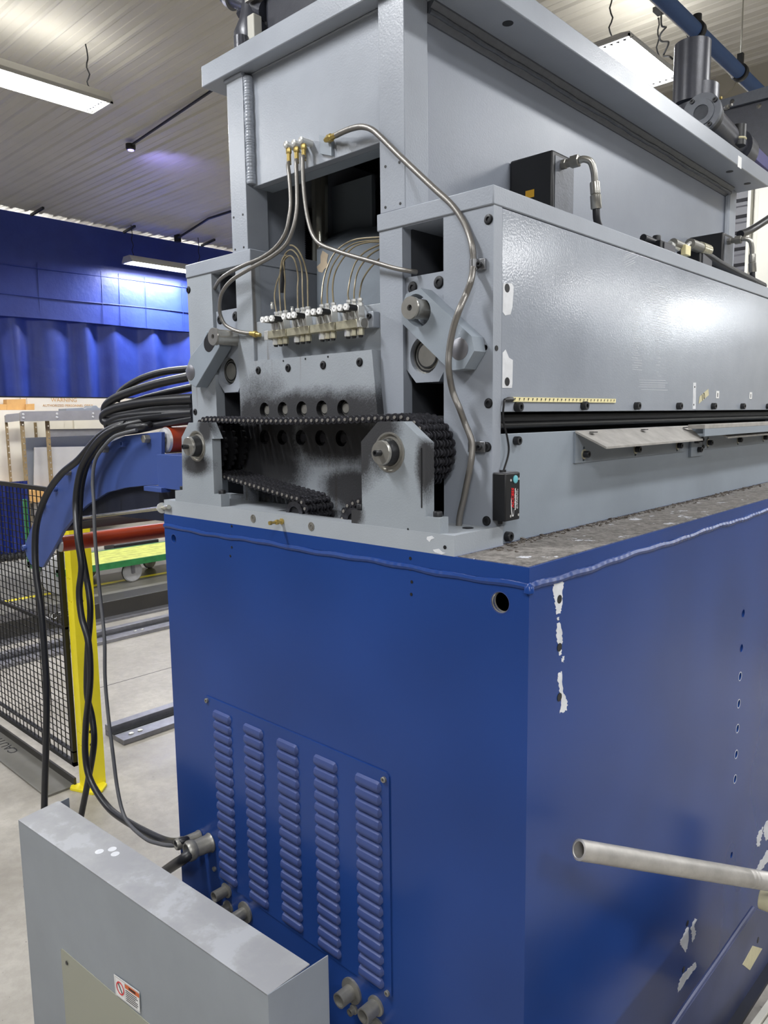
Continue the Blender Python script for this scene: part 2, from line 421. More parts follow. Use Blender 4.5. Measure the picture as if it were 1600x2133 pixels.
# ceiling: ribbed liner panels, ribs running along x
ce = struct(MB().box(-14, 8, -7, 17, CZ+.03, CZ+.1).build('ceiling', 'ceil', smooth=False))
def ribsheet(length, n, pitch):
    b = MB(); pr = []
    for i in range(n):
        y = i*pitch
        pr += [(y, 0), (y+pitch*.30, 0), (y+pitch*.33, -.003), (y+pitch*.60, -.003), (y+pitch*.66, -.001), (y+pitch*.76, -.014), (y+pitch*.88, -.014)]
    pr.append((n*pitch, 0))
    v0 = [b.bm.verts.new((0, p[0], p[1])) for p in pr]; v1 = [b.bm.verts.new((length, p[0], p[1])) for p in pr]
    for i in range(len(pr)-1): b.bm.faces.new([v0[i], v0[i+1], v1[i+1], v1[i]])
    return b.mesh('liner_panel', 'ceil', False)
PIT = .178; rm = ribsheet(22, 5, PIT)
for i in range(27): inst('liner_panel', rm, (-14, -7+i*5*PIT, CZ), ce)
b = MB().box(-14.1, -12.5, -7, 9, FZ, CZ)
wl = struct(b.build('wall_left', 'cream', smooth=False))
# cream doors, sign and switch plates on the far left wall
def onleft(px, py): return at(px, py, 'x', -12.49)
for (x0, x1) in ((42, 56), (95, 128), (150, 215)):
    a, c = onleft(x0, 835), onleft(x1, 835)
    MB().box(-12.5, -12.46, a.y, c.y, FZ, 2.3).build('wall_panel', 'cream', wl, smooth=False)
p = onleft(145, 838)
s_ = MB().box(-12.5, -12.44, p.y-.75, p.y+.75, p.z-.16, p.z+.12).build('sign_board', 'cream', wl, smooth=False, label='pale sign with brown lettering')
lettering('lettering', 'WARNING', .095, (-12.435, p.y-.12, p.z+.035), (0, 1, 0), (0, 0, 1), 'cardboard', s_, sx=1)
lettering('lettering', 'AUTHORIZED PERSONNEL ONLY', .06, (-12.435, p.y-.05, p.z-.06), (0, 1, 0), (0, 0, 1), 'cardboard', s_)
struct(MB().box(-3.6, .8, 5.2, 5.35, FZ, CZ).build('wall_back', 'beige', smooth=False))
struct(MB().box(-3.75, -3.6, 5.2, 9, FZ, CZ).build('wall_back_return', 'beige', smooth=False))
struct(MB().box(-14, -3.6, 9, 9.2, FZ, CZ).build('wall_far', 'beige', smooth=False))
struct(MB().box(.8, .95, 5.2, 17, FZ, CZ).build('wall_right_return', 'shop_wall', smooth=False))
struct(MB().box(8, 8.2, -7, 17, FZ, CZ).build('wall_right', 'shop_wall', smooth=False))
struct(MB().box(-14, 8, -7.2, -7, FZ, CZ).build('wall_front', 'shop_wall', smooth=False))
struct(MB().box(.95, 8, 17, 17.2, FZ, CZ).build('wall_end', 'beige', smooth=False))
# shutter door and white post on the back wall, seen past the far end of the machine
d1 = struct(MB().box(-2.9, -1.27, 5.13, 5.2, FZ, 3.4).build('door_1', 'door_grey', smooth=False))
for i in range(30):
    z = FZ+.05+i*.12
    if z > 1.5: MB().prism([(5.13, z), (5.10, z+.02), (5.10, z+.075), (5.13, z+.095)], 'x', -2.88, -1.28).build('shutter_slat', 'door_grey', d1, smooth=False)
t1 = MB()
for x0, x1, y in ((-1.27, -1.245, 5.03), (-1.245, -1.20, 5.08), (-1.20, -.98, 5.05)): t1.box(x0, x1, y, 5.2, FZ, 3.6)
struct(t1.build('trim_1', 'white_trim', smooth=False, bevel=.004))
rr = MB().lathe([(.09, 0), (.085, .012), (.05, .015)], at(1510, 172, 'y', 5.2), (0, -1, 0), 20).build('wall_rosette', 'beige')
tag(rr, 'small oval beige cover plate on the upper back wall', 'cover plate')

# glazed sectional door far behind on the right, its lit panes mirrored in the glossy cover
M['daylit'] = emit('daylit_pane', (.9, .95, 1.0), 16.0); M['daylit_dim'] = emit('dim_daylit_pane', (.9, .95, 1.0), 3)
d2 = struct(MB().box(4.9, 7.1, 16.95, 17, FZ, 4.1).build('door_2', 'white_trim', smooth=False))
for r_, (z0_, z1_, mm) in enumerate(((3.80, 3.98, 'daylit'), (3.42, 3.60, 'daylit'), (2.70, 2.85, 'daylit_dim'))):
    for i in range(4): MB().box(5.0+i*.5, 5.44+i*.5, 16.93, 16.95, z0_, z1_).build('pane', mm, d2, smooth=False)
# ------------------------------------------------------------------ fluorescent fixtures
def fixture(x, y, z, ln, wd, pw, label, hide=0):
    t = thing('fluorescent_fixture', label, 'light fixture', (x, y, z), 'hanging fluorescent fixtures')
    h = .075 if ln > 1 else .02
    MB().prism([(x-wd*.5, z), (x-wd*.5, z+.012), (x-wd*.32, z+h), (x+wd*.32, z+h), (x+wd*.5, z+.012), (x+wd*.5, z)], 'y', y-ln/2, y+ln/2).build('housing', 'fixture', t, bevel=.003)
    MB().box(x-wd*.44, x+wd*.44, y-ln*.47, y+ln*.47, z-(.05 if label.startswith('fluorescent fixture above the right') or 'right aisle' in label else .006), z-.001).build('diffuser', 'glow', t, smooth=False)
    r = MB()
    for a, b_, c_, d_ in ((x-wd*.5, x-wd*.47, y-ln/2, y+ln/2), (x+wd*.47, x+wd*.5, y-ln/2, y+ln/2), (x-wd/2, x+wd/2, y-ln/2, y-ln*.485), (x-wd/2, x+wd/2, y+ln*.485, y+ln/2)):
        r.box(a, b_, c_, d_, z-.012, z)
    r.build('rim', 'fixture', t, smooth=False)
    for k in (-1, 1):
        l = MB()
        for i in range(7):
            xx = x-wd*.42+i*wd*.14; yy = y+k*ln*.455
            l.poly([(xx, yy, z-.007), (xx+wd*.1, yy+.0, z-.007), (xx+wd*.05, yy-k*.03, z-.0075)], [(0, 1, 2)])
        l.build('louvre_grid', 'black_metal', t, smooth=False)
        wy = y+k*ln*.42
        pts = [Vector((x, wy, z+h))]
        n = 14
        for i in range(1, n+1):
            f = i/n; pts.append(Vector((x+.008*math.sin(f*23), wy+.008*math.cos(f*17), z+h+f*(CZ-z-h))))
        MB().tube(pts, .005, 5).build('chain_hanger', 'black_metal', t)
    ld = bpy.data.lights.new('lamp_light', 'AREA'); ld.shape = 'RECTANGLE'; ld.size = wd*.85; ld.size_y = ln*.94
    ld.energy = LAMP_W*pw; ld.color = (.965, .98, 1.0)
    lo = bpy.data.objects.new('lamp_light', ld); COL.objects.link(lo); lo.parent = t; lo.location = (0, 0, -.06)
    ld = bpy.data.lights.new('ceiling_fill', 'AREA'); ld.shape = 'RECTANGLE'; ld.size = wd*.6; ld.size_y = ln*.94  # added light on top of the housing, brightens the ceiling
    ld.energy = LAMP_W*pw*(.0 if x == -8.85 else .6 if x < -10 else .06); ld.color = (1.0, .985, .94)
    lo = bpy.data.objects.new('ceiling_fill', ld); COL.objects.link(lo); lo.parent = t; lo.location = (0, 0, h+.01); lo.rotation_euler = (PI, 0, 0)
    return t
WORDS = ['above the left aisle behind the viewer', 'above the viewer, left of centre', 'above the aisle beside the machine', 'above the aisle past the top beam',
         'behind the viewer on the right', 'above the right side of the hall', 'far along the right aisle', 'second one far along the right aisle',
         'last one far along the right aisle', 'near the far end of the left aisle', 'by the curtain on the near side', 'in the back right corner of the hall']
k = 0
for L in FIXTURES:
    lab = L[6]
    if lab is None: lab = 'fluorescent fixture '+WORDS[k]; k += 1
    fixture(*L[:6], lab)
for j, (x, y, z) in enumerate(BACKROOM):
    fixture(x, y, z, 1.26, .3, 1.0, 'fluorescent fixture behind the blue curtain, '+['middle', 'far', 'near'][j]+' one of the row')
# power drop cord near the bright fixture
c = MB(); p0 = at(1378, 25, 'z', 4.15)
pts = [p0, p0+Vector((0, 0, -.06))]
for i in range(14): pts.append(p0+Vector((.03*math.sin(i*1.1)+.0045*i, .02*math.cos(i*1.3), -.08-i*.018)))
c.tube(pts, .006, 6, 3); c.box(p0.x-.05, p0.x+.03, p0.y-.02, p0.y+.06, CZ-.04, CZ-.0)
tag(c.build('drop_cord', 'black_metal'), 'wavy black power cord dropping from a ceiling box by the bright fixture', 'cord')
# violet sensor and conduit runs on the ceiling
a, b_ = at(272, 302, 'z', 4.16), at(437, 190, 'z', 4.16)
t = thing('ceiling_sensor', 'small round black sensor with violet lens on a ceiling conduit', 'sensor', (a.x, a.y, 4.12))
MB().lathe([(.035, 0), (.045, .012), (.045, .05)], (a.x, a.y, 4.115), (0, 0, 1), 18).build('sensor_body', 'black_metal', t)
MB().lathe([(.028, 0), (.03, .006)], (a.x, a.y, 4.109), (0, 0, 1), 18).build('lens', 'uv', t)
MB().tube([(a.x, a.y, 4.155), (b_.x, b_.y, 4.155), tuple(b_+(b_-a)*1.6)], .012, 6).build('conduit', 'black_metal', t)
ld = bpy.data.lights.new('violet_light', 'SPOT'); ld.energy = 7; ld.color = (.32, .28, 1); ld.spot_size = 1.9; ld.spot_blend = 1
lo = bpy.data.objects.new('violet_light', ld); COL.objects.link(lo); lo.parent = t; lo.location = (-.15, .35, -.28); lo.rotation_euler = (PI-.5, -.35, 0)
def ceiling_run(pts, r, label, name='ceiling_conduit', cat='conduit', knob=None):
    b = MB(); b.tube(pts, r, 6)
    if knob: b.lathe([(.05, 0), (.05, .09)], Vector(pts[0])-Vector((0, 0, .05)), (0, 0, 1), 12)
    return tag(b.build(name, 'black_metal'), label, cat)
q = [at(370, 496, 'z', 4.15), at(435, 455, 'z', 4.15), at(482, 440, 'z', 4.15), at(620, 370, 'z', 4.15)]
ceiling_run(q, .016, 'dark conduit with a round box on the ceiling near the machine post', knob=1)
for (x0, y0, x1, y1, lab) in ((65, 448, 90, 433, 'leftmost short dark hanger bar above the blue curtain'),
                              (258, 484, 281, 471, 'middle short dark hanger bar above the blue curtain'),
                              (420, 512, 447, 499, 'rightmost short dark hanger bar above the blue curtain')):
    A, B = at(x0, y0, 'z', 4.14), at(x1, y1, 'z', 4.14)
    b = MB().obox((A+B)/2, (B-A)/2, ((B-A).normalized().cross(Vector((0, 0, 1))))*.013, (0, 0, .014))
    tag(b.build('hanger_bar', 'black_metal'), lab, 'hanger', 'curtain hanger bars')

# ------------------------------------------------------------------ blue curtain
XC = -9.27
def grid(fn, ny, nz):
    b = MB(); V = [[b.bm.verts.new(fn(i/ny, j/nz)) for j in range(nz+1)] for i in range(ny+1)]
    for i in range(ny):
        for j in range(nz): b.bm.faces.new([V[i][j], V[i+1][j], V[i+1][j+1], V[i][j+1]])
    return b
ct = thing('curtain', 'blue vinyl strip curtain hanging across the left of the hall', 'curtain', (XC, 1.5, 1.906))
def fold(u, v):
    y = -7+u*16; a = (1-v*.45)*.06
    return (XC-.02+a*(math.sin(y*12.3+.9*math.sin(y*1.9))+.35*math.sin(y*19.1)), y, 1.906+v*(3.1-1.906))
o = grid(fold, 520, 6).build('curtain_drape', 'curtain', ct); 
def val(u, v):
    y = -7+u*16
    return (XC+.07+.006*math.sin(y*3+v*4)+.012*math.sin(y*.9), y, 2.895+.006*math.sin(y*2.3)*(1-v)+v*(4.170-2.895))
grid(val, 160, 10).build('valance', 'curtain', ct)
b = MB()
for z in (3.17, 3.53): b.tube([(XC+.078+.012*math.sin(y*.9), y, z+.008*math.sin(y*1.7)) for y in [i*.25-7 for i in range(65)]], .008, 5)
for y in (3.05, 3.9, 4.15, 4.55, 5.15, .2, 1.6): b.tube([(XC+.073, y, 2.9), (XC+.073, y+.01, 3.6)], .0035, 5)
b.build('seam_cord', 'curtain', ct)
b = MB().box(XC-.03, XC+.06, -7, 9, 1.895, 1.91); b.build('hem_strip', 'darkblue', ct, smooth=False)

# ------------------------------------------------------------------ mesh safety fence
YF = .4655
ft = thing('safety_fence', 'black wire mesh guard fence panel held by a yellow post', 'fence', (-3.6, YF, FZ))
x0, x1, z0, z1 = -5.6, -3.045, -.215, 1.26
for (a, b_, c_, d_) in ((x0, x1, z1-.022, z1), (x0, x1, z0, z0+.022), (x1-.022, x1, z0, z1), (x0, x1, .72, .735) if 0 else (x0, x1, z0+.075, z0+.083)):
    MB().box(a, b_, YF-.011, YF+.011, c_, d_).build('frame_tube', 'mesh', ft, smooth=False)
vw = MB().box(0, .0042, -.0021, .0021, z0, z1).mesh('vertical_wire', 'mesh', False)
zr = at(40, 1268, 'y', YF).z; MB().box(x0, x1, YF-.008, YF+.008, zr-.006, zr+.006).build('mid_rail', 'mesh', ft, smooth=False)
n = 0; x = x1-.055
while x > x0: inst('vertical_wire', vw, (x, YF, 0), ft); x -= .052; n += 1
hw = MB().box(x0, x1, -.0017, .0017, 0, .0036).mesh('horizontal_wire', 'mesh', False)
z = z0+.12
while z < z1-.02: inst('horizontal_wire', hw, (0, YF+.004, z), ft); z += .036
pt = thing('fence_post', 'bright yellow steel post on a bolted foot beside the mesh fence', 'post', (-2.95, YF, FZ))
px0, px1, py0, py1, pz = -3.035, -2.968, .475, .585, 1.06
hl = []
for z in (.80, .68, -.02, -.09): hl += [circ(px0+.022, z, .005, 8), circ(px0+.044, z, .005, 8)]
MB().prism(rect(px0, px1, FZ, pz), 'y', py0, py0+.004, hl).build('front_face', 'yellow', pt, smooth=False)
hl = [circ(py0+.045, z, .009, 10) for z in (.80, .68, -.02, -.09)]
MB().prism(rect(py0+.004, py1, FZ, pz), 'x', px1-.004, px1, hl).build('side_face', 'yellow', pt, smooth=False)
MB().box(px0, px0+.004, py0+.004, py1, FZ, pz).build('rear_face', 'yellow', pt, smooth=False)
MB().box(px0+.004, px1-.004, py1-.004, py1, FZ, pz).build('rear_face', 'yellow', pt, smooth=False)
MB().prism([(px0-.03, py0-.035), (px0+.0, py0-.055), (px0+.06, py0-.03), (px0+.14, py0-.0), (px0+.15, py0+.05), (px0+.1, py0+.1), (px0, py0+.1)], 'z', FZ, FZ+.014).build('foot_plate', 'yellow', pt, bevel=.003)
MB().lathe([(.02, 0), (.02, .004), (.011, .005), (.011, .016)], (px0+.105, py0+.03, FZ+.014), (0, 0, 1), 6).build('anchor_bolt', 'zinc', pt)

# floor cover plates
b = MB().box(-5.4, -3.05, .30, .46, FZ, FZ+.012)
pl = tag(b.build('floor_cover_plate', 'floor_plate', smooth=False, bevel=.002), 'grey steel cover plate with CAUTION lettering along the mesh fence', 'floor plate')
lettering('lettering', 'CAUTION', .075, (-3.91, .40, FZ+.0125), (-1, 0, 0), (0, -1, 0), 'textblack', pl, sx=1.25)
b = MB().box(-5.2, -3.05, .452, .463, FZ+.012, FZ+.05); b.build('upstand', 'dark_beam', pl, smooth=False)
def ubar(name, x0, x1, y0, y1, h, mat, label, cat, bolts=()):
    t = thing(name, label, cat, ((x0+x1)/2, (y0+y1)/2, FZ))
    MB().box(x0, x1, y0, y1, FZ, FZ+h*.45).build('base_flange', mat, t, smooth=False, bevel=.003)
    MB().box(x0, x0+(x1-x0)*.3, y0, y1, FZ+h*.45, FZ+h).build('web', mat, t, smooth=False, bevel=.003)
    MB().box(x0+(x1-x0)*.33, x0+(x1-x0)*.5, y0, y1, FZ+h*.45, FZ+h*.5).build('groove', 'dark', t, smooth=False)
    for yy in bolts: MB().lathe([(.016, 0), (.016, .006), (.008, .012)], ((x0+x1)/2+(x1-x0)*.25, yy, FZ+h*.45), (0, 0, 1), 12).build('bolt', 'zinc', t)
    return t
ubar('floor_rail', -3.56, -3.33, .88, 4.5, .07, 'rail', 'nearer low steel floor rail ending beside the yellow post', 'rail', (.96, 1.02))
ubar('floor_rail', -5.60, -5.35, -1.5, 5.0, .07, 'rail', 'middle low steel floor rail crossing behind the mesh fence', 'rail', (2.1, 2.17))
bt = thing('floor_beam', 'dark raised floor beam running behind the rails', 'beam', (-6.3, 2, FZ))
MB().box(-6.42, -6.12, -2.5, 5.2, FZ, FZ+.17).build('beam_body', 'dark_beam', bt, smooth=False, bevel=.004)
MB().box(-6.12, -5.98, -2.5, 5.2, FZ, FZ+.02).build('beam_foot', 'rail', bt, smooth=False)
MB().box(-9.1, -6.42, -2.5, 5.2, FZ, FZ+.165).build('deck_plate', 'floor_plate', bt, smooth=False)
a = at(121, 1281, 'z', FZ+.172)
lettering('lettering', 'NOTE', .085, (-6.118, at(117, 1283, 'x', -6.118).y, at(117, 1283, 'x', -6.118).z), (0, 1, 0), (0, 0, 1), 'textwhite', bt)
# ================================================================== BACKGROUND THINGS LEFT
DZ = FZ+.165
# green cart with yellow deck
wc = at(275, 1210, 'z', DZ); CXx = wc.x
ctt = thing('platform_cart', 'green platform cart with worn yellow deck and caster wheels', 'cart', (CXx, wc.y, DZ))
ya, yb = at(120, 1165, 'x', CXx+.12).y, wc.y+.9
zt = at(300, 1141, 'x', CXx+.12).z; zb = at(300, 1166, 'x', CXx+.12).z; zg = at(300, 1173, 'x', CXx+.12).z
n = 6
for i in range(n):
    w_ = .75/n; xx = CXx+.12-i*w_
    MB().box(xx-w_+.006, xx, ya, yb, zb, zb+.03).build('deck_board', 'cart_wood', ctt, smooth=False)
MB().box(CXx+.125, CXx+.14, ya, yb, zg, zb+.03).build('side_rail', 'green', ctt, smooth=False)
MB().box(CXx-.65, CXx-.6, ya, yb, zg, zb+.031).build('rear_rail', 'green', ctt, smooth=False)
MB().box(CXx-.65, CXx+.14, ya, ya+.04, zg, zb+.03).build('end_rail', 'green', ctt, smooth=False)
for (px, py, r, s_) in ((275, 1190, 20, 1.), (312, 1184, 17, .92), (182, 1186, 17, .92), (127, 1196, 16, .92)):
    X = CXx+.04 if s_ == 1. else (CXx-.5 if px > 200 else (CXx-.5 if px > 150 else CXx+.04))
    c = at(px, py, 'x', X); R = c.z-DZ
    if R < .03: R = .08
    c.z = DZ+R
    w_ = MB().lathe([(R*.35, -.022), (R*.9, -.022), (R, -.012), (R, .012), (R*.9, .022), (R*.35, .022)], c, (1, 0, 0), 24).build('caster_wheel', 'white_cap', ctt)
    MB().lathe([(R*.93, -.017), (R*1.01, -.01), (R*1.01, .01), (R*.93, .017)], c, (1, 0, 0), 24, cap=False).build('tyre', 'black_metal', w_)
    MB().lathe([(.016, .022), (.016, .04)], c, (1, 0, 0), 10).build('axle', 'rail', w_)
    MB().box(c.x+.026, c.x+.034, c.y-.02, c.y+.02, c.z-.015, zg).build('caster_fork', 'rail', ctt, smooth=False)
for px, py in ((290, 1100), (212, 1100), (67, 1095)):
    pass
# green upright and dark stuff stacked beyond the cart
a = at(52, 1050, 'x', -8.9)
g = MB().box(-8.92, -8.88, a.y-.02, a.y+.02, FZ+.165, at(52, 1040, 'x', -8.9).z)
tag(g.build('green_stand', 'green', smooth=False), 'thin green upright stand seen through the mesh fence', 'stand')
a = at(238, 1139, 'x', -8.7); b_ = at(330, 1105, 'x', -8.7)
g = MB().box(-9.0, -8.7, a.y, b_.y, DZ, b_.z-.12).build('parts_box', 'black_metal', smooth=False, bevel=.01)
tag(g, 'dark parts box standing behind the yellow cart deck', 'box')
# pegged rack: grey beams on perforated posts
XR = -11.6
rk = thing('storage_rack', 'grey storage rack with perforated rusty posts beyond the curtain', 'rack', at(100, 1060, 'x', XR))
def L(px, py, X=XR): return at(px, py, 'x', X)
for (x0, y0, x1, y1, X) in ((10, 863, 44, 880, XR-.3), (41, 857, 240, 878, XR)):
    a, c = L(x0, y1, X), L(x1, y0, X)
    B = MB().prism([(a.y, a.z), (c.y, L(x1, y1-4, X).z), (c.y, L(x1, y0-3, X).z), (a.y+.03, L(x0, y0, X).z), (a.y, L(x0, y0+3, X).z)], 'x', X, X+.05).build('beam', 'rack_beam', rk, smooth=False)
    for px in (45, 115, 190):
        if x0 < px < x1:
            for dy in (2, 9): MB().lathe([(.022, 0), (.015, .012)], L(px+1, 862+dy-px*.012, X)+Vector((.05, 0, 0)), (1, 0, 0), 10).build('rivet', 'zinc', B)
for (px, w_, py0, X, d) in ((13, 6, 880, XR-.3, 1), (45, 9, 874, XR, 1), (73, 6, 880, XR-.5, 1), (98, 9, 877, XR-.05, 1)):
    a = L(px-w_/2, py0, X); c = L(px+w_/2, py0, X)
    zb_ = FZ
    hs = [circ((a.y+c.y)/2+(c.y-a.y)*.18, a.z-.08-i*.1, .013, 6) for i in range(int((a.z-FZ)/.1)-1)]
    MB().prism(rect(a.y, c.y, zb_, a.z), 'x', X, X+.006, hs).build('post', 'rack_post', rk, smooth=False)
a, c = L(20, 1026), L(130, 1038)
MB().box(XR-.5, XR, a.y, c.y+.6, c.z-.03, a.z).build('shelf', 'cardboard', rk, smooth=False)
# grey panels leaning inside the rack
def slab(name, pts, X, th, mat, label, cat, group=None):
    v = [at(px, py, 'x', X) for px, py in pts]
    o = MB().prism([(p.y, p.z) for p in v], 'x', X-th, X).build(name, mat, smooth=False, bevel=.004); tag(o, label, cat, group); return o
slab('grey_panel', [(103, 1075), (103, 894), (260, 892), (260, 1075)], XR-.35, .03, 'rack_beam', 'tallest dark grey panel stacked in the rack', 'panel')
slab('grey_panel', [(50, 1075), (52, 912), (245, 905), (245, 1075)], XR-.25, .03, 'panel_a', 'mid grey panel stacked second in the rack', 'panel')
slab('grey_panel', [(70, 1075), (72, 932), (245, 929), (245, 1075)], XR-.15, .03, 'panel_b', 'front light grey panel stacked in the rack', 'panel')
slab('upper_trough', [(92, 860), (92, 857), (138, 856), (138, 851), (172, 849), (176, 852), (182, 849), (190, 849), (194, 845), (201, 845), (206, 850), (235, 848), (235, 860)], XR-.12, .3, 'panel_a', 'grey trough lying along the top of the rack', 'trough')
slab('cardboard_box', [(14, 854), (14, 832), (54, 831), (54, 854)], -12.3, .15, 'cardboard', 'tall cardboard box on the ledge under the curtain', 'box', 'cardboard boxes by the cream wall')
slab('cardboard_box', [(0, 854), (0, 842), (14, 842), (14, 854)], -12.25, .2, 'cardboard', 'low cardboard box left of the tall one, at the picture edge', 'box', 'cardboard boxes by the cream wall')
slab('cardboard_box', [(54, 854), (54, 842), (72, 841), (72, 854)], -12.25, .2, 'cardboard', 'low cardboard box right of the tall one on the ledge', 'box', 'cardboard boxes by the cream wall')
a, c = L(-60, 856, -12.1), L(75, 854, -12.1)
tag(MB().box(-12.45, -12.1, a.y, c.y, FZ, c.z).build('ledge_cabinet', 'cream', smooth=False), 'cream cabinet under the cardboard boxes', 'cabinet')
# lower blue tarp barrier behind the mesh
a, c = at(-40, 1008, 'x', -9.6), at(58, 1010, 'x', -9.6)
b = MB(); N = 30
V = [[b.bm.verts.new((-9.6+.03*math.sin(i*1.1)*(1-j/4)+.01*math.sin(i*2.7), a.y+(c.y-a.y)*i/N, FZ+.1+(a.z-FZ-.1)*j/4)) for j in range(5)] for i in range(N+1)]
for i in range(N):
    for j in range(4): b.bm.faces.new([V[i][j], V[i+1][j], V[i+1][j+1], V[i][j+1]])
o = b.build('tarp_barrier', 'tarp'); tag(o, 'low dark blue tarp barrier seen through the mesh fence', 'tarp')
b = MB(); b.tube([(-9.58, a.y+(c.y-a.y)*i/20, FZ+.14+.02*math.sin(i*2)) for i in range(21)], .05, 8); b.build('hem_roll', 'black_metal', o)

# ================================================================== BLUE CABINET
T = 1.323; BT = 1.365
cb = thing('machine_cabinet', 'large blue enamelled steel machine base cabinet', 'machine cabinet', (-.6, 1.2, FZ))
YE = 2.9
fh = [circ(-1.2015, 1.2534, .012, 20), circ(-.063, 1.248, .020, 28), circ(-1.1502, .3182, .02), circ(-1.2228, .3015, .018)]
MB().prism(rect(-1.25, 0, FZ, 1.291), 'y', 0, .012, fh[:2]).build('front_panel', 'blue', cb)
sh = [circ(.1086, 1.2442, .0085, 16), circ(.1119, 1.1473, .0085, 16), circ(.1154, 1.0445, .0085, 16)]+[circ(1.218, z, .012, 18) for z in (.9885, .8788, .7888, .7007, .62, .5354, .4535)]+[circ(1.2213, .1958, .010, 16)]
MB().prism(rect(.012, YE, FZ, 1.291), 'x', -.012, 0, sh).build('side_panel', 'blue', cb)
MB().box(-1.25, -1.238, .012, YE, FZ, 1.291).build('rear_side_panel', 'blue', cb, smooth=False)
MB().box(-1.238, -.012, YE-.012, YE, FZ, 1.291).build('back_panel', 'blue', cb, smooth=False)
MB().box(-1.2, -.05, .03, YE-.05, FZ+.02, 1.2).build('inner_core', 'dark', cb, smooth=False)
hs = [rect(-.775, -.41, .035, .135)]
MB().prism(rect(-1.25, 0, 0, YE), 'z', 1.2915, T, hs).build('top_plate', 'blue', cb, bevel=.0025)
def bead(p0, p1, r, n, seed):
    rnd = random.Random(seed); P0, P1 = Vector(p0), Vector(p1); pts = []; rs = []
    for i in range(n+1):
        f = i/n; wv = .22*r*math.sin(f*n*.06+seed)+.12*r*math.sin(f*n*.21)
        pts.append(P0.lerp(P1, f)+Vector((0, 0, wv))); rs.append(r*(1+.03*math.sin(i*1.1+seed)+.05*math.sin(i*.17)+rnd.uniform(-.015, .015)))
    return pts, rs
pts, rs = bead((-1.25, .003, 1.2865), (.002, .003, 1.2865), .0075, 320, 1)
MB().tube(pts, rs, 8).build('weld_bead', 'blue', cb)
pts, rs = bead((-.003, -.0, 1.2855), (-.003, YE, 1.2885), .0085, 640, 2)
MB().tube(pts, rs, 8).build('weld_bead', 'blue', cb)
MB().lathe([(.001, -.012), (.010, -.006), (.009, .004), (.002, .012)], (0, 0, 1.283), (0, 0, 1), 12).build('weld_blob', 'blue', cb)
# rings of chipped paint round the open holes
def ring(p, ax, r0, r1, h=.0006):
    return MB().lathe([(r0, 0), (r0, h), (r1, h), (r1, 0)], p, ax, 26, cap=False)
ring((-.063, 0, 1.248), (0, -1, 0), .0205, .0216).build('hole_rim', 'louvre', cb)
MB().lathe([(.0205, 0), (.0185, .004), (.0205, .008), (.0185, .012)], (-.063, 0, 1.248), (0, 1, 0), 24, cap=False).build('hole_thread', 'steel', cb)
ring((-1.2015, 0, 1.2534), (0, -1, 0), .0125, .0133).build('hole_rim', 'louvre', cb)
for z in (.7888, .7007, .62, .5354, .4535): ring((0, 1.218, z), (1, 0, 0), .0125, .0145).build('hole_rim', 'chip', cb)
for z in (.9885, .8788): ring((0, 1.218, z), (1, 0, 0), .0125, .0132).build('hole_rim', 'louvre', cb)
# bare primer patches: outlines follow the photographed flakes
CHIPS = {'x': [
 [(1153,1208),(1172,1206),(1174,1216),(1171,1232),(1170,1262),(1168,1277),(1159,1280),(1157,1262),(1155,1248),(1151,1228),(1154,1220)],
 [(1160,1286),(1165,1285),(1165,1292),(1160,1292)], [(1160,1298),(1165,1296),(1171,1322),(1171,1340),(1163,1345),(1159,1328)],
 [(1163,1352),(1168,1350),(1170,1362),(1165,1366)], [(1171,1367),(1175,1366),(1174,1380),(1170,1378)],
 [(1163,1402),(1170,1398),(1172,1440),(1178,1452),(1182,1462),(1181,1478),(1172,1485),(1166,1484),(1169,1460),(1164,1430),(1162,1412)],
 [(1417,1958),(1431,1932),(1435,1932),(1432,1972),(1428,1984),(1420,1973),(1417,1967)], [(1438,1935),(1447,1913),(1452,1915),(1446,1930),(1450,1945),(1443,1963),(1441,1948)],
 [(1412,2067),(1414,2048),(1422,2030),(1440,2012),(1449,2004),(1451,2012),(1436,2034),(1420,2058)],
 [(1576,1745),(1580,1733),(1590,1722),(1587,1742),(1582,1762),(1577,1765)], [(1591,1725),(1597,1710),(1604,1706),(1603,1745),(1596,1752),(1592,1740)],
 [(1574,1815),(1582,1798),(1597,1772),(1604,1768),(1602,1790),(1585,1812),(1577,1818)]]}
rnd = random.Random(4)
for pl_ in CHIPS['x']:
    v = []
    for i, p in enumerate(pl_):
        q = pl_[(i+1) % len(pl_)]; v.append(p)
        for f in (.17, .33, .5, .67, .83): v.append((p[0]+(q[0]-p[0])*f+rnd.uniform(-1.5, 1.5), p[1]+(q[1]-p[1])*f+rnd.uniform(-1.5, 1.5)))
    w3 = [at(a, b_, 'x', 0) for a, b_ in v]
    MB().prism([(p.y, p.z) for p in w3], 'x', 0, .0005).build('bare_paint_patch', 'chip', cb, smooth=False)
for (y, z) in ((.1086, 1.2442), (.1119, 1.1473), (.1154, 1.0445), (.86, .155), (.845, .02)):
    MB().lathe([(.0085, 0), (.0085, .0012)], (0, y, z), (1, 0, 0), 16).build('bolt_hole', 'black', cb)
for (px, py) in ((483,1096),(480,1117),(483,1140),(480,1158),(855,1163),(855,1185),(858,1212),(857,1238)):
    p = at(px, py, 'y', 0); MB().lathe([(.0035, 0), (.0035, .0008)], p, (0, -1, 0), 10).build('small_hole', 'black', cb)
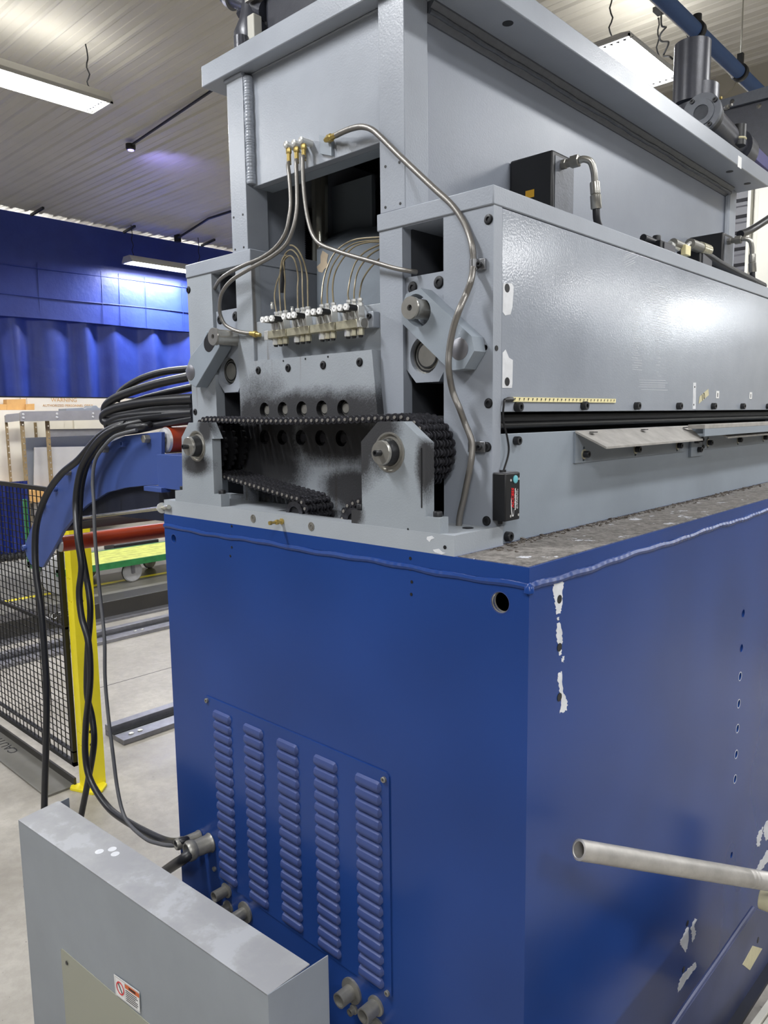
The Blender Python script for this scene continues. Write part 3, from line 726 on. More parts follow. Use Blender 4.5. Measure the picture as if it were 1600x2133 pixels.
# dust on the top plate
b = MB(); b.prism([(-1.24, .14), (-.172, .006), (-.006, .006), (-.006, YE), (-.19, YE), (-.19, .17), (-1.24, .17)] if 0 else [(-.166, .004), (-.005, .004), (-.005, YE), (-.176, YE), (-.176, .17), (-.166, .17)], 'z', T, T+.0012)
o = b.build('dust_layer', 'dirt', cb, smooth=False)
b = MB(); rnd = random.Random(9)
for i in range(900):
    y = rnd.uniform(.1, 1.9); x = -.176+abs(rnd.gauss(0, .014))+.002; s_ = rnd.uniform(.0008, .0028)*(1 if rnd.random() < .95 else 1.8)
    if y < .17: x = -.16+abs(rnd.gauss(0, .02))
    b.obox((x, y, T+s_*.6), (s_, rnd.uniform(-.5, .5)*s_, rnd.uniform(-.3, .3)*s_), (rnd.uniform(-.5, .5)*s_, s_, 0), (0, rnd.uniform(-.4, .4)*s_, s_*.6))
b.build('rust_flakes', 'crumb', cb, smooth=False, kind='stuff')
# louvre panel
LX0, LX1, LZ0, LZ1 = -1.072, -.353, .258, .812; c_ = .008
lp = MB().prism([(LX0+c_, LZ0), (LX1-c_, LZ0), (LX1, LZ0+c_), (LX1, LZ1-c_), (LX1-c_, LZ1), (LX0+c_, LZ1), (LX0, LZ1-c_), (LX0, LZ0+c_)], 'y', -.0035, 0).build('louvre_panel', 'blue', cb, smooth=False)
def louvre_mesh():
    b = MB(); W_, H_ = .0415, .0138; rows = []
    prof = [(-1.0, 0), (-.97, .004), (-.55, .009), (.1, .010), (.7, .0075), (1.0, 0)]   # z from bottom (open lip) to top
    n = 14; V = []
    for zf, d in prof:
        row = []
        for i in range(n+1):
            u = -1+2*i/n; e = max(0, 1-max(0, (abs(u)-.72)/.28)**2)
            zz = zf*H_*(math.sqrt(e) if zf > -.9 else 1)
            ee = math.sqrt(e)
            row.append(b.bm.verts.new((u*W_, -d*ee, zf*H_*(.35+.65*ee))))
        V.append(row)
    for r0, r1 in zip(V, V[1:]):
        for i in range(n): b.bm.faces.new([r0[i], r0[i+1], r1[i+1], r1[i]])
    return b.mesh('louvre', 'louvre', True)
lm = louvre_mesh()
for cx in (-.987, -.845, -.703, -.561, -.417):
    for k in range(17): inst('louvre', lm, (cx, -.0035, .769-k*.0303), lp)
for (x, z) in ((-1.0588, .7996), (-.3663, .7943), (-1.0573, .283), (-.3643, .2707)):
    MB().screw((x, -.0035, z), (0, -1, 0), .0068, .006).build('panel_screw', 'steel_dark', lp)
# threaded conduit bushings and their flanges
def bushing(x, z, r, fr, L_=.04):
    b = MB().lathe([(r, 0), (r, .006+L_), (r*.8, .006+L_), (r*.7, .01), (r*.2, .01)], (x, 0, z), (0, -1, 0), 22, cap=False)
    o = b.build('conduit_bushing', 'steel_dark', cb)
    MB().lathe([(r, 0), (fr, 0), (fr, .005), (r, .007)], (x, 0, z), (0, -1, 0), 26).build('locknut', 'steel_dark', o)
    MB().lathe([(r*.72, 0), (r*.72, .012)], (x, 0, z), (0, -1, 0), 16).build('bore', 'black', o)
for a in ((-1.0045, .2375, .0155, .022), (-.917, .2095, .0165, .030), (-1.0, .183, .0155, .022), (-.487, .206, .0185, .032), (-.405, .213, .0185, .024), (-.402, .157, .0185, .024), (-.48, .16, .009, .012, .012)): bushing(*a)

def gland(x, z, r, L_, label):
    t = thing('cable_gland', label, 'cable gland', (x, 0, z), 'cable glands on the cabinet front')
    MB().lathe([(r*1.0, 0), (r*1.08, .004), (r*.94, .012), (r*.9, L_*.75)], (x, -.0, z), (-.12, -1, .0), 24).build('gland_body', 'steel_dark', t)
    d = Vector((-.12, -1, 0)).normalized(); p = Vector((x, 0, z))+d*L_*.7
    MB().lathe([(r*1.0, 0), (r*1.1, .006), (r*1.1, .02), (r*.96, .026), (r*.8, .026), (r*.7, .01)], p, d, 12, cap=False).build('gland_nut', 'steel_dark', t)
    MB().lathe([(r*.8, 0), (r*.8, .008)], p, d, 16).build('seal', 'rubber', t)
    return p+d*.01
g2_, g1_ = at(399, 1771, 'y', -.0625), at(376, 1756, 'y', -.0625)
G2 = gland(g2_.x+.0075, g2_.z, .027, .075, 'larger zinc cable gland left of the louvre panel')
G1 = gland(g1_.x+.0075, g1_.z, .016, .075, 'smaller zinc cable gland behind the larger one')
# ================================================================== GREY MACHINE FRAME
SX = -.18
fr = thing('leveller_frame', 'grey enamelled lower frame of the roller machine with two slotted front housings', 'machine frame', (-.73, 1.2, T))
hs = [rect(-.77, -.415, .040, .130)]
bp = MB().prism(rect(-1.245, -.172, 0, .17), 'z', T, BT, hs).build('base_plate', 'grey_base', fr, bevel=.002)
MB().box(-1.2, -.2, .17, 2.2, T, BT).build('base_floor', 'grey_dirty', fr, smooth=False)
for (x, z) in ((-.818, 1.345), (-.595, 1.345)):
    MB().lathe([(.0105, 0), (.0105, .0012), (.0082, .0014), (.0078, .0006), (.0066, .0006), (.0062, .0016), (.004, .0016), (.0036, .0002), (.001, .0002)], (x, 0, z), (0, -1, 0), 20).build('countersunk_screw', 'steel_dark', bp)
for (px, py, r) in ((927, 1140, .004), (850, 1102, .002)):
    p = at(px, py, 'y', 0); MB().lathe([(r, 0), (r, .0008)], p, (0, -1, 0), 10).build('small_hole', 'black', bp)
for pl_ in ([(890,1118),(900,1116),(905,1121),(898,1124),(895,1129),(889,1123)], [(902,1145),(914,1143),(922,1150),(928,1152),(920,1155),(906,1150)]):
    MB().prism([(at(a, b_, 'y', 0).x, at(a, b_, 'y', 0).z) for a, b_ in pl_], 'y', -.0006, 0).build('bare_paint_patch', 'chip', bp, smooth=False)
YH0, YH1 = .14, .170
# right and left housings: plates with a tall slot each
RH = dict(x0=-.495, x1=SX, s0=-.4255, s1=-.3085); LH = dict(x0=-1.29, x1=-.975, s0=-1.163, s1=-1.0465)
for H, nm in ((RH, 'right'), (LH, 'left')):
    small = [circ(x, z, .006, 12) for x, z in ((-.1992, 1.7382),)] if nm == 'right' else []
    MB().prism(rect(H['x0'], H['x1'], BT, 2.018), 'y', YH0, YH1, [rect(H['s0'], H['s1'], BT+.012, 2.016)]+small).build('housing_plate', 'grey_dirty' if nm == 'left' else 'grey', fr, bevel=.0018)
    cap = MB().box(H['x0']-(.004 if nm == 'right' else .0), H['x1']+.002, YH0-.004, 2.28, 2.018, 2.056).build('top_bar', 'grey', fr, bevel=.0025)
    MB().box(H['x0'], H['x0']+.02 if nm == 'right' else H['x0']+.02, YH1, 2.25, BT, 2.018).build('inner_wall' if nm == 'right' else 'outer_wall', 'grey', fr, smooth=False)
    MB().box(H['s0']-.012, H['s0'], YH1, .42, BT, 2.018).build('slot_wall', 'slot_shade', fr, smooth=False)
    MB().box(H['s1'], H['s1']+.012, YH1, .42, BT, 2.018).build('slot_wall', 'slot_shade', fr, smooth=False)
    MB().box(H['s0']-.01, H['s1']+.01, .42, .44, BT, 2.018).build('slot_back', 'dark', fr, smooth=False)  # near-black back stands in for the shade deep in the slot
    MB().box(H['x0'], H['x1'], 2.22, 2.25, BT, 2.018).build('housing_plate', 'grey', fr, bevel=.0018)
MB().box(-.998, -.978, YH1, 2.25, BT, 2.018).build('inner_wall', 'grey', fr, smooth=False)
# flush counterbored screws in the front plates
def csk(x, y, z, r, ax=(0, -1, 0), par=None):
    o = MB().lathe([(r*1.18, 0), (r*1.18, .0012), (r*1.0, .0014)], (x, y, z), ax, 24).build('counterbore', 'black', par or fr)
    MB().screw(Vector((x, y, z)), ax, r, .0035, r*.55, .003).build('socket_screw', 'black_metal', o)
for (x, z, r) in ((-.1923, 1.9913, .0088), (-.190, 1.6242, .0088), (-.193, 1.5336, .0088), (-.1933, 1.3772, .0088), (-1.2828, 1.9838, .0088), (-1.2756, 1.6205, .0080)):
    csk(x, YH0, z, r)
MB().lathe([(.0058, 0), (.0058, .001)], (SX, .152, 1.7363), (1, 0, 0), 12).build('tapped_hole', 'black', fr)
MB().lathe([(.0058, 0), (.0058, .001)], (-.1992, YH0+.006, 1.7382), (0, -1, 0), 12).build('tapped_hole', 'black', fr)
# roll bearing plates in the middle
top_holes = [(-.9085+.0765*i, 1.6205) for i in range(5)]; bot_holes = [(-.951+.0772*i, 1.5465) for i in range(5)]
up = MB().prism([(-.968, 1.592), (-.486, 1.592), (-.503, 1.7535), (-.970, 1.7535)], 'y', .118, .15, [circ(x, z, .0205, 26) for x, z in top_holes]).build('upper_roll_plate', 'grey_dirty', fr, bevel=.0015)
MB().box(-.976, -.494, .15, .175, 1.592, 1.862).build('upper_backing_plate', 'grey_dirty', fr, bevel=.0015)
lw = MB().prism([(-.976, BT), (-.494, BT), (-.494, 1.588), (-.976, 1.588)], 'y', .148, .175, [circ(x, z, .0205, 26) for x, z in bot_holes]).build('lower_roll_plate', 'grey_dirty', fr, bevel=.0015)
for par, hl_, y0, mt in ((up, top_holes, .118, 'steel_dark'), (lw, bot_holes, .148, 'chain')):
    for x, z in hl_:
        MB().lathe([(.0205, .0), (.0205, .026)], (x, y0, z), (0, 1, 0), 26, cap=False).build('bore_wall', 'black_metal', par)
        MB().lathe([(.0205, 0), (.0205, .003), (.0180, .003), (.0172, .001), (.0165, .008), (.0150, .008), (.0142, .006), (.0128, .006), (.0124, .0095), (.0112, .0105), (.001, .0105)], (x, y0+.0195, z), (0, -1, 0), 30).build('roll_end', mt, par)
        MB().lathe([(.0129, 0), (.0148, 0)], (x, y0+.0104, z), (0, -1, 0), 30, cap=False).build('snap_ring_groove', 'black', par)
for x in (-.9288, -.8042, -.67, -.5429): csk(x, .118, 1.7275, .0088, par=up)
for x in (-.8227, -.7357, -.6519): MB().lathe([(.0026, 0), (.0026, .0008)], (x, .118, 1.7465), (0, -1, 0), 10).build('small_hole', 'black', up)
# carrier blocks running in the slots
def carrier(H, sx, label, bz, bx, br):
    t = thing('bearing_carrier', label, 'bearing block', ((H['s0']+H['s1'])/2, .2, 1.66), 'sliding bearing carriers')
    a, b_ = H['s0']+.0015, H['s1']-.0015; zt, zm, zb = 1.9085, 1.705, 1.6745
    if sx > 0: zt += 0
    hole = circ(bx, bz, br*.98, 32)
    MB().prism([(a, zm), (a+.028, zb), (b_-.020, zb), (b_, zm), (b_, zt), (a, zt)], 'y', .150, .30, [hole]).build('block', 'grey', t, bevel=.0015)
    for p in ((a+.020, 1.8845), (b_-.019, 1.8865)): csk(p[0], .150, p[1], .0115, par=t)
    MB().lathe([(br, 0), (br, .1)], (bx, .151, bz), (0, 1, 0), 32, cap=False).build('bore_wall', 'black_metal', t)
    MB().lathe([(br*.97, .012), (br*.97, .0), (br*.86, .0), (br*.84, .003), (br*.80, .003), (br*.78, -.001), (br*.70, -.001), (br*.68, .004), (br*.62, .004), (br*.60, -.003), (br*.05, -.003)], (bx, .162, bz), (0, 1, 0), 36).build('bearing_face', 'steel', t)
    for q0, q1, yy in ((.80, .88, .160), (.60, .68, .158)): MB().lathe([(br*q0, 0), (br*q1, 0)], (bx, yy+.0005, bz), (0, 1, 0), 36, cap=False).build('seal_groove', 'black', t)
    return t
carrier(RH, 1, 'grey bearing block in the right slot behind the long lever', 1.735, -.371, .043)
carrier(LH, -1, 'grey bearing block in the left slot behind the short lever', 1.735, -1.1105, .040)
# clamping levers
def lever(poly, slot_c, slot_d, slot_r, pin, piv, label, y0=.098, y1=.138, pin_r=.027, pin_y=.066):
    t = thing('clamp_lever', label, 'lever', (pin[0], .12, pin[1]), 'clamp levers')
    MB().prism(poly, 'y', y0, y1, [slot_r] if slot_r else ()).build('arm_plate', 'grey_matte', t, bevel=.0015)
    MB().lathe([(.0225, 0), (.0225, .0012), (.0215, .0018)], (piv[0], y0+.0002, piv[1]), (0, -1, 0), 30).build('pivot_pin', 'rail', t)
    p = MB().lathe([(pin_r*.86, 0), (pin_r*.86, .145-pin_y-.012), (pin_r*.95, .145-pin_y-.012), (pin_r*.95, .145-pin_y-.005), (pin_r*.99, .145-pin_y-.003), (pin_r*.95, .145-pin_y), (.0065, .145-pin_y), (.0058, .145-pin_y-.008)], (pin[0], .145, pin[1]), (0, -1, 0), 36).build('eccentric_pin', 'steel', t)
    MB().lathe([(.0062, 0), (.0062, .002)], (pin[0], pin_y+.006, pin[1]), (0, -1, 0), 6).build('hex_socket', 'black', p)
    return t
def stadium(c0, c1, r, n=12):
    a = math.atan2(c1[1]-c0[1], c1[0]-c0[0]); o = []
    for i in range(n+1): th = a-PI/2+PI*i/n; o.append((c1[0]+r*math.cos(th), c1[1]+r*math.sin(th)))
    for i in range(n+1): th = a+PI/2+PI*i/n; o.append((c0[0]+r*math.cos(th), c0[1]+r*math.sin(th)))
    return o
W_ = lambda px, py, y=.098: (at(px, py, 'y', y).x, at(px, py, 'y', y).z)
polyR = [W_(875, 600), W_(982, 700), W_(988, 731), W_(967, 768), W_(938, 772), W_(837, 673), W_(836, 640), W_(846, 612)]
pinR = (at(853, 641, 'y', .066).x, at(853, 641, 'y', .066).z)
pR = W_(869, 647)
lever(polyR, None, None, stadium((pR[0]-.006, pR[1]+.005), (pR[0]+.007, pR[1]-.004), .0305), pinR, W_(957, 727), 'longer grey clamp lever crossing the right slot, pivot at its lower right', pin_r=.0245)
polyL = [W_(397, 742), W_(386, 772), W_(394, 799), W_(408, 807), W_(458, 722), W_(456, 700), W_(430, 690), W_(421, 712)]
pinL = (at(443, 701, 'y', .066).x, at(443, 701, 'y', .066).z)
lever(polyL, None, None, None, pinL, W_(397, 776), 'shorter grey clamp lever over the left slot, pivot at its lower left', pin_r=.0245)
o = MB().prism(stadium((-1.128, 1.812), (-1.108, 1.828), .0235), 'y', .0972, .099).build('slot_shadow_patch', 'black_metal', bpy.data.objects['clamp_lever.001'])  # dark patch paints the slot's shade, no slot is cut here
# side covers
sc = thing('side_cover', 'long glossy grey upper side cover with screws along its lower edge', 'cover panel', (SX, 1.2, 1.606))
MB().box(SX-.02, SX, .1705, 2.26, 1.606, 2.0165).build('cover_sheet', 'grey_cover', sc, bevel=.0015)
for y in (.2276, .5196, .8135, 1.1032, 1.3887, 1.6751, 1.9671):
    MB().screw((SX, y, 1.6195 if y > .3 else 1.6165), (1, 0, 0), .0105, .014).build('cap_screw', 'black_metal', sc)
for pl_ in ([(1048,590),(1066,590),(1070,598),(1067,640),(1063,655),(1052,657),(1047,650)], [(1047,735),(1053,728),(1060,745),(1068,750),(1067,800),(1066,808),(1046,808)]):
    MB().prism([(at(a, b_, 'x', SX).y, at(a, b_, 'x', SX).z) for a, b_ in pl_], 'x', SX, SX+.0006).build('bare_paint_patch', 'chip', sc, smooth=False)
for (px, py, r) in ((1056, 600, .009), (1056, 795, .009), (1447, 806, .003), (1445, 843, .003)):
    MB().lathe([(r, 0), (r, .0012)], at(px, py, 'x', SX), (1, 0, 0), 16).build('bolt_hole', 'black', sc)
MB().prism([(at(a, b_, 'x', SX).y, at(a, b_, 'x', SX).z) for a, b_ in ((1444,797),(1450,797),(1449,852),(1443,852))], 'x', SX, SX+.0004).build('primer_stripe', 'chip', sc, smooth=False)
t_ = MB().prism([(at(a, b_, 'x', SX).y, at(a, b_, 'x', SX).z) for a, b_ in ((1455,841),(1457,826),(1475,810),(1476,823))], 'x', SX+.0005, SX+.0012).build('tape_tag', 'tape', sc, smooth=False)
p = at(1465, 827, 'x', SX+.0014); q_ = (at(1475, 816, 'x', SX)-at(1456, 834, 'x', SX)).normalized()
lettering('handwriting', '10', .03, p, q_, (0, -q_.z, q_.y), 'textblack', t_, .0003)
sm_ = MB(); rq = random.Random(3)
for (xa_, xb_, ya_, yb_, nn, dr) in ((1314, 1338, 640, 775, 26, .08), (1352, 1398, 590, 700, 20, .22), (1366, 1380, 700, 790, 12, .08), (1330, 1395, 792, 815, 5, .02), (1296, 1330, 530, 560, 7, -.5)):
    for i in range(nn):
        yy = ya_+(yb_-ya_)*i/nn+rq.uniform(-1, 1); x0_ = xa_+rq.uniform(0, 6); x1_ = xb_-rq.uniform(0, 10)
        A_, B_ = at(x0_, yy, 'x', SX+.0003), at(x1_, yy+(x1_-x0_)*dr, 'x', SX+.0003)
        sm_.poly([A_, B_, B_+Vector((0, 0, -.0009)), A_+Vector((0, 0, -.0005))], [(0, 1, 2, 3)])
sm_.build('scuff_marks', 'chip', sc, smooth=False, kind='stuff')
for (px, py) in ((1495, 822), (1564, 824)):
    p = at(px, py, 'x', SX+.001)
    s_ = MB().box(SX+.0004, SX+.0012, p.y-.014, p.y+.014, p.z-.012, p.z+.012).build('small_sticker', 'textwhite', sc, smooth=False)
    MB().box(SX+.0012, SX+.0016, p.y-.003, p.y+.003, p.z-.008, p.z+.006).build('sticker_print', 'textblack', s_, smooth=False)
lc = thing('lower_side_cover', 'light grey lower side cover above the dusty ledge', 'cover panel', (SX, 1.2, T))
MB().box(SX-.02, SX, .1705, 2.26, T, 1.5595).build('cover_sheet', 'grey_matte', lc, bevel=.0015)
for (y, z, r) in ((.2251, 1.5441, .0095), (.1949, 1.3386, .011), (1.3, 1.49, .006)): MB().screw((SX, y, z), (1, 0, 0), r, .013).build('cap_screw', 'black_metal', lc)
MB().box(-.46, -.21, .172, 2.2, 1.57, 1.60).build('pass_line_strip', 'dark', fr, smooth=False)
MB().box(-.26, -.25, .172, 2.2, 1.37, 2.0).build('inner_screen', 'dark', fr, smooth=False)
MB().cyl((-.215, .2, 1.577), (-.215, 2.2, 1.577), .010, 12).build('exit_roller', 'black', fr)
# deflector wings under the gap
def deflector(y0, y1, label):
    t = thing('deflector_wing', label, 'deflector plate', (SX+.03, (y0+y1)/2, 1.48), 'deflector plates under the side gap')
    hl = [stadium((y, 1.489), (y, 1.515), .0055, 8) for y in (y0+.042, y0+.333, y0+.62)]
    MB().prism([(y0, 1.4815), (y1, 1.4815), (y1, 1.553), (y0, 1.557)], 'x', SX+.0003, SX+.0055, hl).build('mounting_strip', 'grey_matte', t, smooth=False, bevel=.001)
    b = MB(); P = [(SX+.005, y0-.002, 1.560), (SX+.075, y0+.02, 1.522), (SX+.075, y1-.05, 1.522), (SX+.005, y1+.012, 1.560)]
    b.poly(P+[(x, y, z-.005) for x, y, z in P], [(0, 1, 2, 3), (7, 6, 5, 4), (0, 4, 5, 1), (1, 5, 6, 2), (2, 6, 7, 3), (3, 7, 4, 0)])
    b.build('wing_sheet', 'alu', t, smooth=False)
    for y in (y0+.04, y0+.33, y0+.62):
        w_ = MB().lathe([(.0125, 0), (.0125, .002)], (SX+.0055, y+.002, 1.5017), (1, 0, 0), 18).build('washer', 'yzinc', t)
        MB().screw((SX+.0075, y+.002, 1.5017), (1, 0, 0), .0085, .013).build('cap_screw', 'black_metal', w_)
        MB().box(SX+.02, SX+.032, y+.0, y+.02, 1.5545, 1.5565).build('slot_mark', 'black', t, smooth=False)
deflector(.480, 1.165, 'nearer angled deflector wing under the dark side gap')
deflector(1.31, 2.02, 'farther angled deflector wing behind the flat steel bar')
bb = thing('guide_bar', 'long flat steel guide bar on an angle bracket by the side gap', 'bar', (SX, 1.3, 1.5))
a = at(1443, 889, 'x', SX+.08); 
MB().box(SX+.035, SX+.085, 1.10, 2.25, 1.552, 1.564).build('bar_top', 'alu', bb, smooth=False, bevel=.001)
MB().box(SX+.080, SX+.085, 1.10, 2.25, 1.530, 1.552).build('bar_lip', 'grey_matte', bb, smooth=False)
MB().box(SX+.0005, SX+.008, 1.205, 1.30, 1.462, 1.56).build('bracket_plate', 'grey_matte', bb, smooth=False, bevel=.001)
MB().box(SX+.008, SX+.08, 1.205, 1.213, 1.535, 1.56).build('bracket_arm', 'grey_matte', bb, smooth=False)
for y, z in ((1.235, 1.512), (1.27, 1.515), (1.262, 1.483)): MB().screw((SX+.008, y, z), (1, 0, 0), .0085, .013).build('cap_screw', 'black_metal', bb)
# LED strip and its control box
ls = thing('led_strip', 'cream LED strip stuck along the cover above the screws', 'light strip', (SX, .45, 1.631))
MB().box(SX+.0004, SX+.0030, .207, .692, 1.6275, 1.6375).build('strip_body', 'ledstrip', ls, smooth=False)
for i in range(27):
    y = .2165+i*.0178
    MB().poly([(SX+.0034, y, 1.6355), (SX+.0034, y+.0012, 1.6355), (SX+.0034, y+.0012, 1.6295), (SX+.0034, y, 1.6295), (SX+.0034, y+.0055, 1.6355), (SX+.0034, y+.0065, 1.629)], [(0, 1, 2, 3), (1, 4, 2), (2, 5, 3)]).build('led_mark', 'textblack', ls, smooth=False)
MB().tube([(SX+.004, .178, 1.631), (SX+.004, .19, 1.632), (SX+.004, .207, 1.6325)], [.003, .0055, .0052], 8).build('end_plug', 'black', ls)
bx = thing('control_box', 'small black control box with teal button and red ACCESS lettering', 'control box', (-.15, .15, 1.38))
X1 = -.147
MB().box(SX+.0006, X1, .1405, .1955, 1.379, 1.4795).build('box_body', 'black', bx, bevel=.0025)
MB().box(SX+.001, X1-.004, .143, .1935, 1.4796, 1.4806).build('dusty_top', 'rail', bx, smooth=False)
MB().lathe([(.0085, 0), (.0085, .0015), (.0065, .0025)], (X1, .1765, 1.4655), (1, 0, 0), 26).build('button', 'teal', bx)
for y, z in ((.160, 1.4645), (.190, 1.4655), (.160, 1.389), (.190, 1.389)): MB().lathe([(.0028, 0), (.0028, .0006), (.0014, .0006)], (X1, y, z), (1, 0, 0), 12).build('corner_screw', 'zinc', bx)
lettering('lettering', 'ACCESS', .0125, (X1+.0004, .1675, 1.4265), (0, 0, 1), (0, -1, 0), 'textred', bx, .0003, sx=.95, shear=.2, bold=.0003)
lettering('lettering', 'accessdirectlight.com', .0058, (X1+.0004, .1765, 1.4235), (0, 0, 1), (0, -1, 0), 'textwhite', bx, .0003, sx=.92, bold=.0002)
lettering('lettering', 'Low voltage LED dimmer 12-24V', .0035, (X1+.0004, .1815, 1.4225), (0, 0, 1), (0, -1, 0), 'textwhite', bx, .0003, sx=.8)
lettering('lettering', 'Made in USA  pat. pending  indoor use only', .003, (X1+.0004, .1858, 1.4235), (0, 0, 1), (0, -1, 0), 'textwhite', bx, .0003, sx=.8)
sw = [(.1675+.0062*math.cos(t), 1.417+.030*math.sin(t)) for t in [PI*.62+i*(PI*1.0)/16 for i in range(17)]]
MB().tube([(X1+.0006, .1675+.0062*math.cos(t)*1.0, 1.422+.034*math.sin(t)) for t in [PI*.95+i*(PI*.85)/16 for i in range(17)]], [.0003+.0011*math.sin(PI*min(1, i/14)) for i in range(17)], 5).build('logo_swoosh', 'textwhite', bx)
for y in (.1465, .158): MB().lathe([(.004, 0), (.004, .006)], (SX+.014, y+.006, 1.4795), (0, 0, 1), 12).build('cable_entry', 'black', bx)
MB().lathe([(.006, 0), (.005, .008)], (SX+.014, .15, 1.3795), (0, 0, -1), 12).build('cable_entry', 'black', bx)
pts = [(SX+.004, .178, 1.631), (SX+.006, .172, 1.622), (SX+.006, .176, 1.59), (SX+.008, .190, 1.55), (SX+.010, .1915, 1.52), (SX+.014, .168, 1.485), (SX+.014, .165, 1.479)]
MB().tube([(a, b_-.006 if i > 1 else b_, c) for i, (a, b_, c) in enumerate(pts)], .0022, 6, 5).build('lead_wire', 'black', ls)

# ================================================================== UPPER PRESS BEAM
ub = thing('press_beam', 'grey welded upper press beam with a wide overhanging top flange', 'machine frame', (-.72, 1.2, 2.05))
ZF = 2.5095
MB().box(-1.145, -.30, .121, 2.26, ZF, 2.565).build('top_flange', 'grey', ub, bevel=.003)
MB().box(-.493, -.417, .142, .222, 2.057, ZF).build('corner_post', 'grey', ub, bevel=.0015)
MB().box(-1.059, -.988, .142, .215, 2.046, ZF).build('corner_post', 'grey', ub, bevel=.0015)
MB().box(-.493, -.4165, 2.165, 2.24, 2.057, ZF).build('corner_post', 'grey', ub, bevel=.0015)
MB().box(-1.059, -.988, 2.165, 2.24, 2.046, ZF).build('corner_post', 'grey', ub, bevel=.0015)
MB().box(-.455, -.432, .222, 2.165, 2.057, ZF).build('web_plate', 'grey_web_dim', ub, smooth=False)
MB().box(-1.059, -1.035, .215, 2.165, 2.046, ZF).build('web_plate', 'grey', ub, smooth=False)
MB().box(-.988, -.493, .165, .190, 2.222, ZF).build('front_plate', 'grey', ub, bevel=.0015)
MB().box(-.988, -.493, .190, .235, 2.222, 2.240).build('plate_lip', 'grey_matte', ub, smooth=False)
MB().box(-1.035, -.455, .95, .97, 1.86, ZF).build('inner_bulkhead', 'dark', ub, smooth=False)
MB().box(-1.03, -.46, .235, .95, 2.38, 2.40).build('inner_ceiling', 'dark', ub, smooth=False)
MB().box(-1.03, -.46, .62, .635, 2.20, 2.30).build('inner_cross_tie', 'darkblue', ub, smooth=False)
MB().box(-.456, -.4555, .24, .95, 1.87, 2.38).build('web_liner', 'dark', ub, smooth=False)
pts, rs = bead((-.984, .158, 2.23), (-.984, .158, ZF-.005), .012, 200, 5)
MB().tube(pts, [r*1.15 for r in rs], 10).build('weld_bead', 'grey', ub)
pts, rs = bead((-1.062, .142, ZF-.004), (-.985, .142, ZF-.004), .007, 16, 6); MB().tube(pts, rs, 8).build('weld_bead', 'grey', ub)
MB().poly([(x, y, z) for y in (.224, 2.164) for x, z in ((-.433, ZF), (-.433, ZF-.034), (-.428, ZF-.034), (-.400, ZF-.004), (-.400, ZF))], [(0, 1, 2, 3, 4), (9, 8, 7, 6, 5), (1, 6, 7, 2), (2, 7, 8, 3), (3, 8, 9, 4), (0, 5, 6, 1), (4, 9, 5, 0)]).build('weld_fillet', 'motor_grey', ub, smooth=False)
pts, rs = bead((-.414, .225, ZF-.020), (-.414, 2.16, ZF-.020), .006, 500, 7); MB().tube(pts, rs, 8).build('weld_bead', 'motor_grey', ub)
pts, rs = bead((-.428, 2.16, 2.15), (-.428, 2.16, ZF), .012, 50, 8); MB().tube(pts, rs, 8).build('weld_bead', 'grey', ub)
pts, rs = bead((-.975, .166, ZF-.003), (-.5, .166, ZF-.003), .003, 50, 9); MB().tube(pts, rs, 6).build('weld_bead', 'grey', ub)
for (x, y, r) in ((-.3422, .4266, .013), (-.3464, 1.9403, .013), (-.3475, 2.1498, .013)):
    MB().lathe([(r, 0), (r, .001)], (x, y, ZF), (0, 0, -1), 20).build('flange_hole', 'black', ub)
for (px, py) in ((803,347),(832,338),(803,432),(834,424),(487,453),(506,447),(490,520),(508,515)):
    MB().lathe([(.0032, 0), (.0032, .0008)], at(px, py, 'y', .142), (0, -1, 0), 10).build('small_hole', 'black', ub)
# scraped paint marks and label on the flange edge
for (y, z, w_, h_) in ((1.72, 2.532, .05, .03), (1.60, 2.525, .03, .02)):
    pass
a = at(1541, 338, 'x', -.2995)
MB().box(-.2999, -.2992, a.y-.02, a.y+.02, a.z-.02, a.z+.02).build('label', 'textwhite', ub, smooth=False)
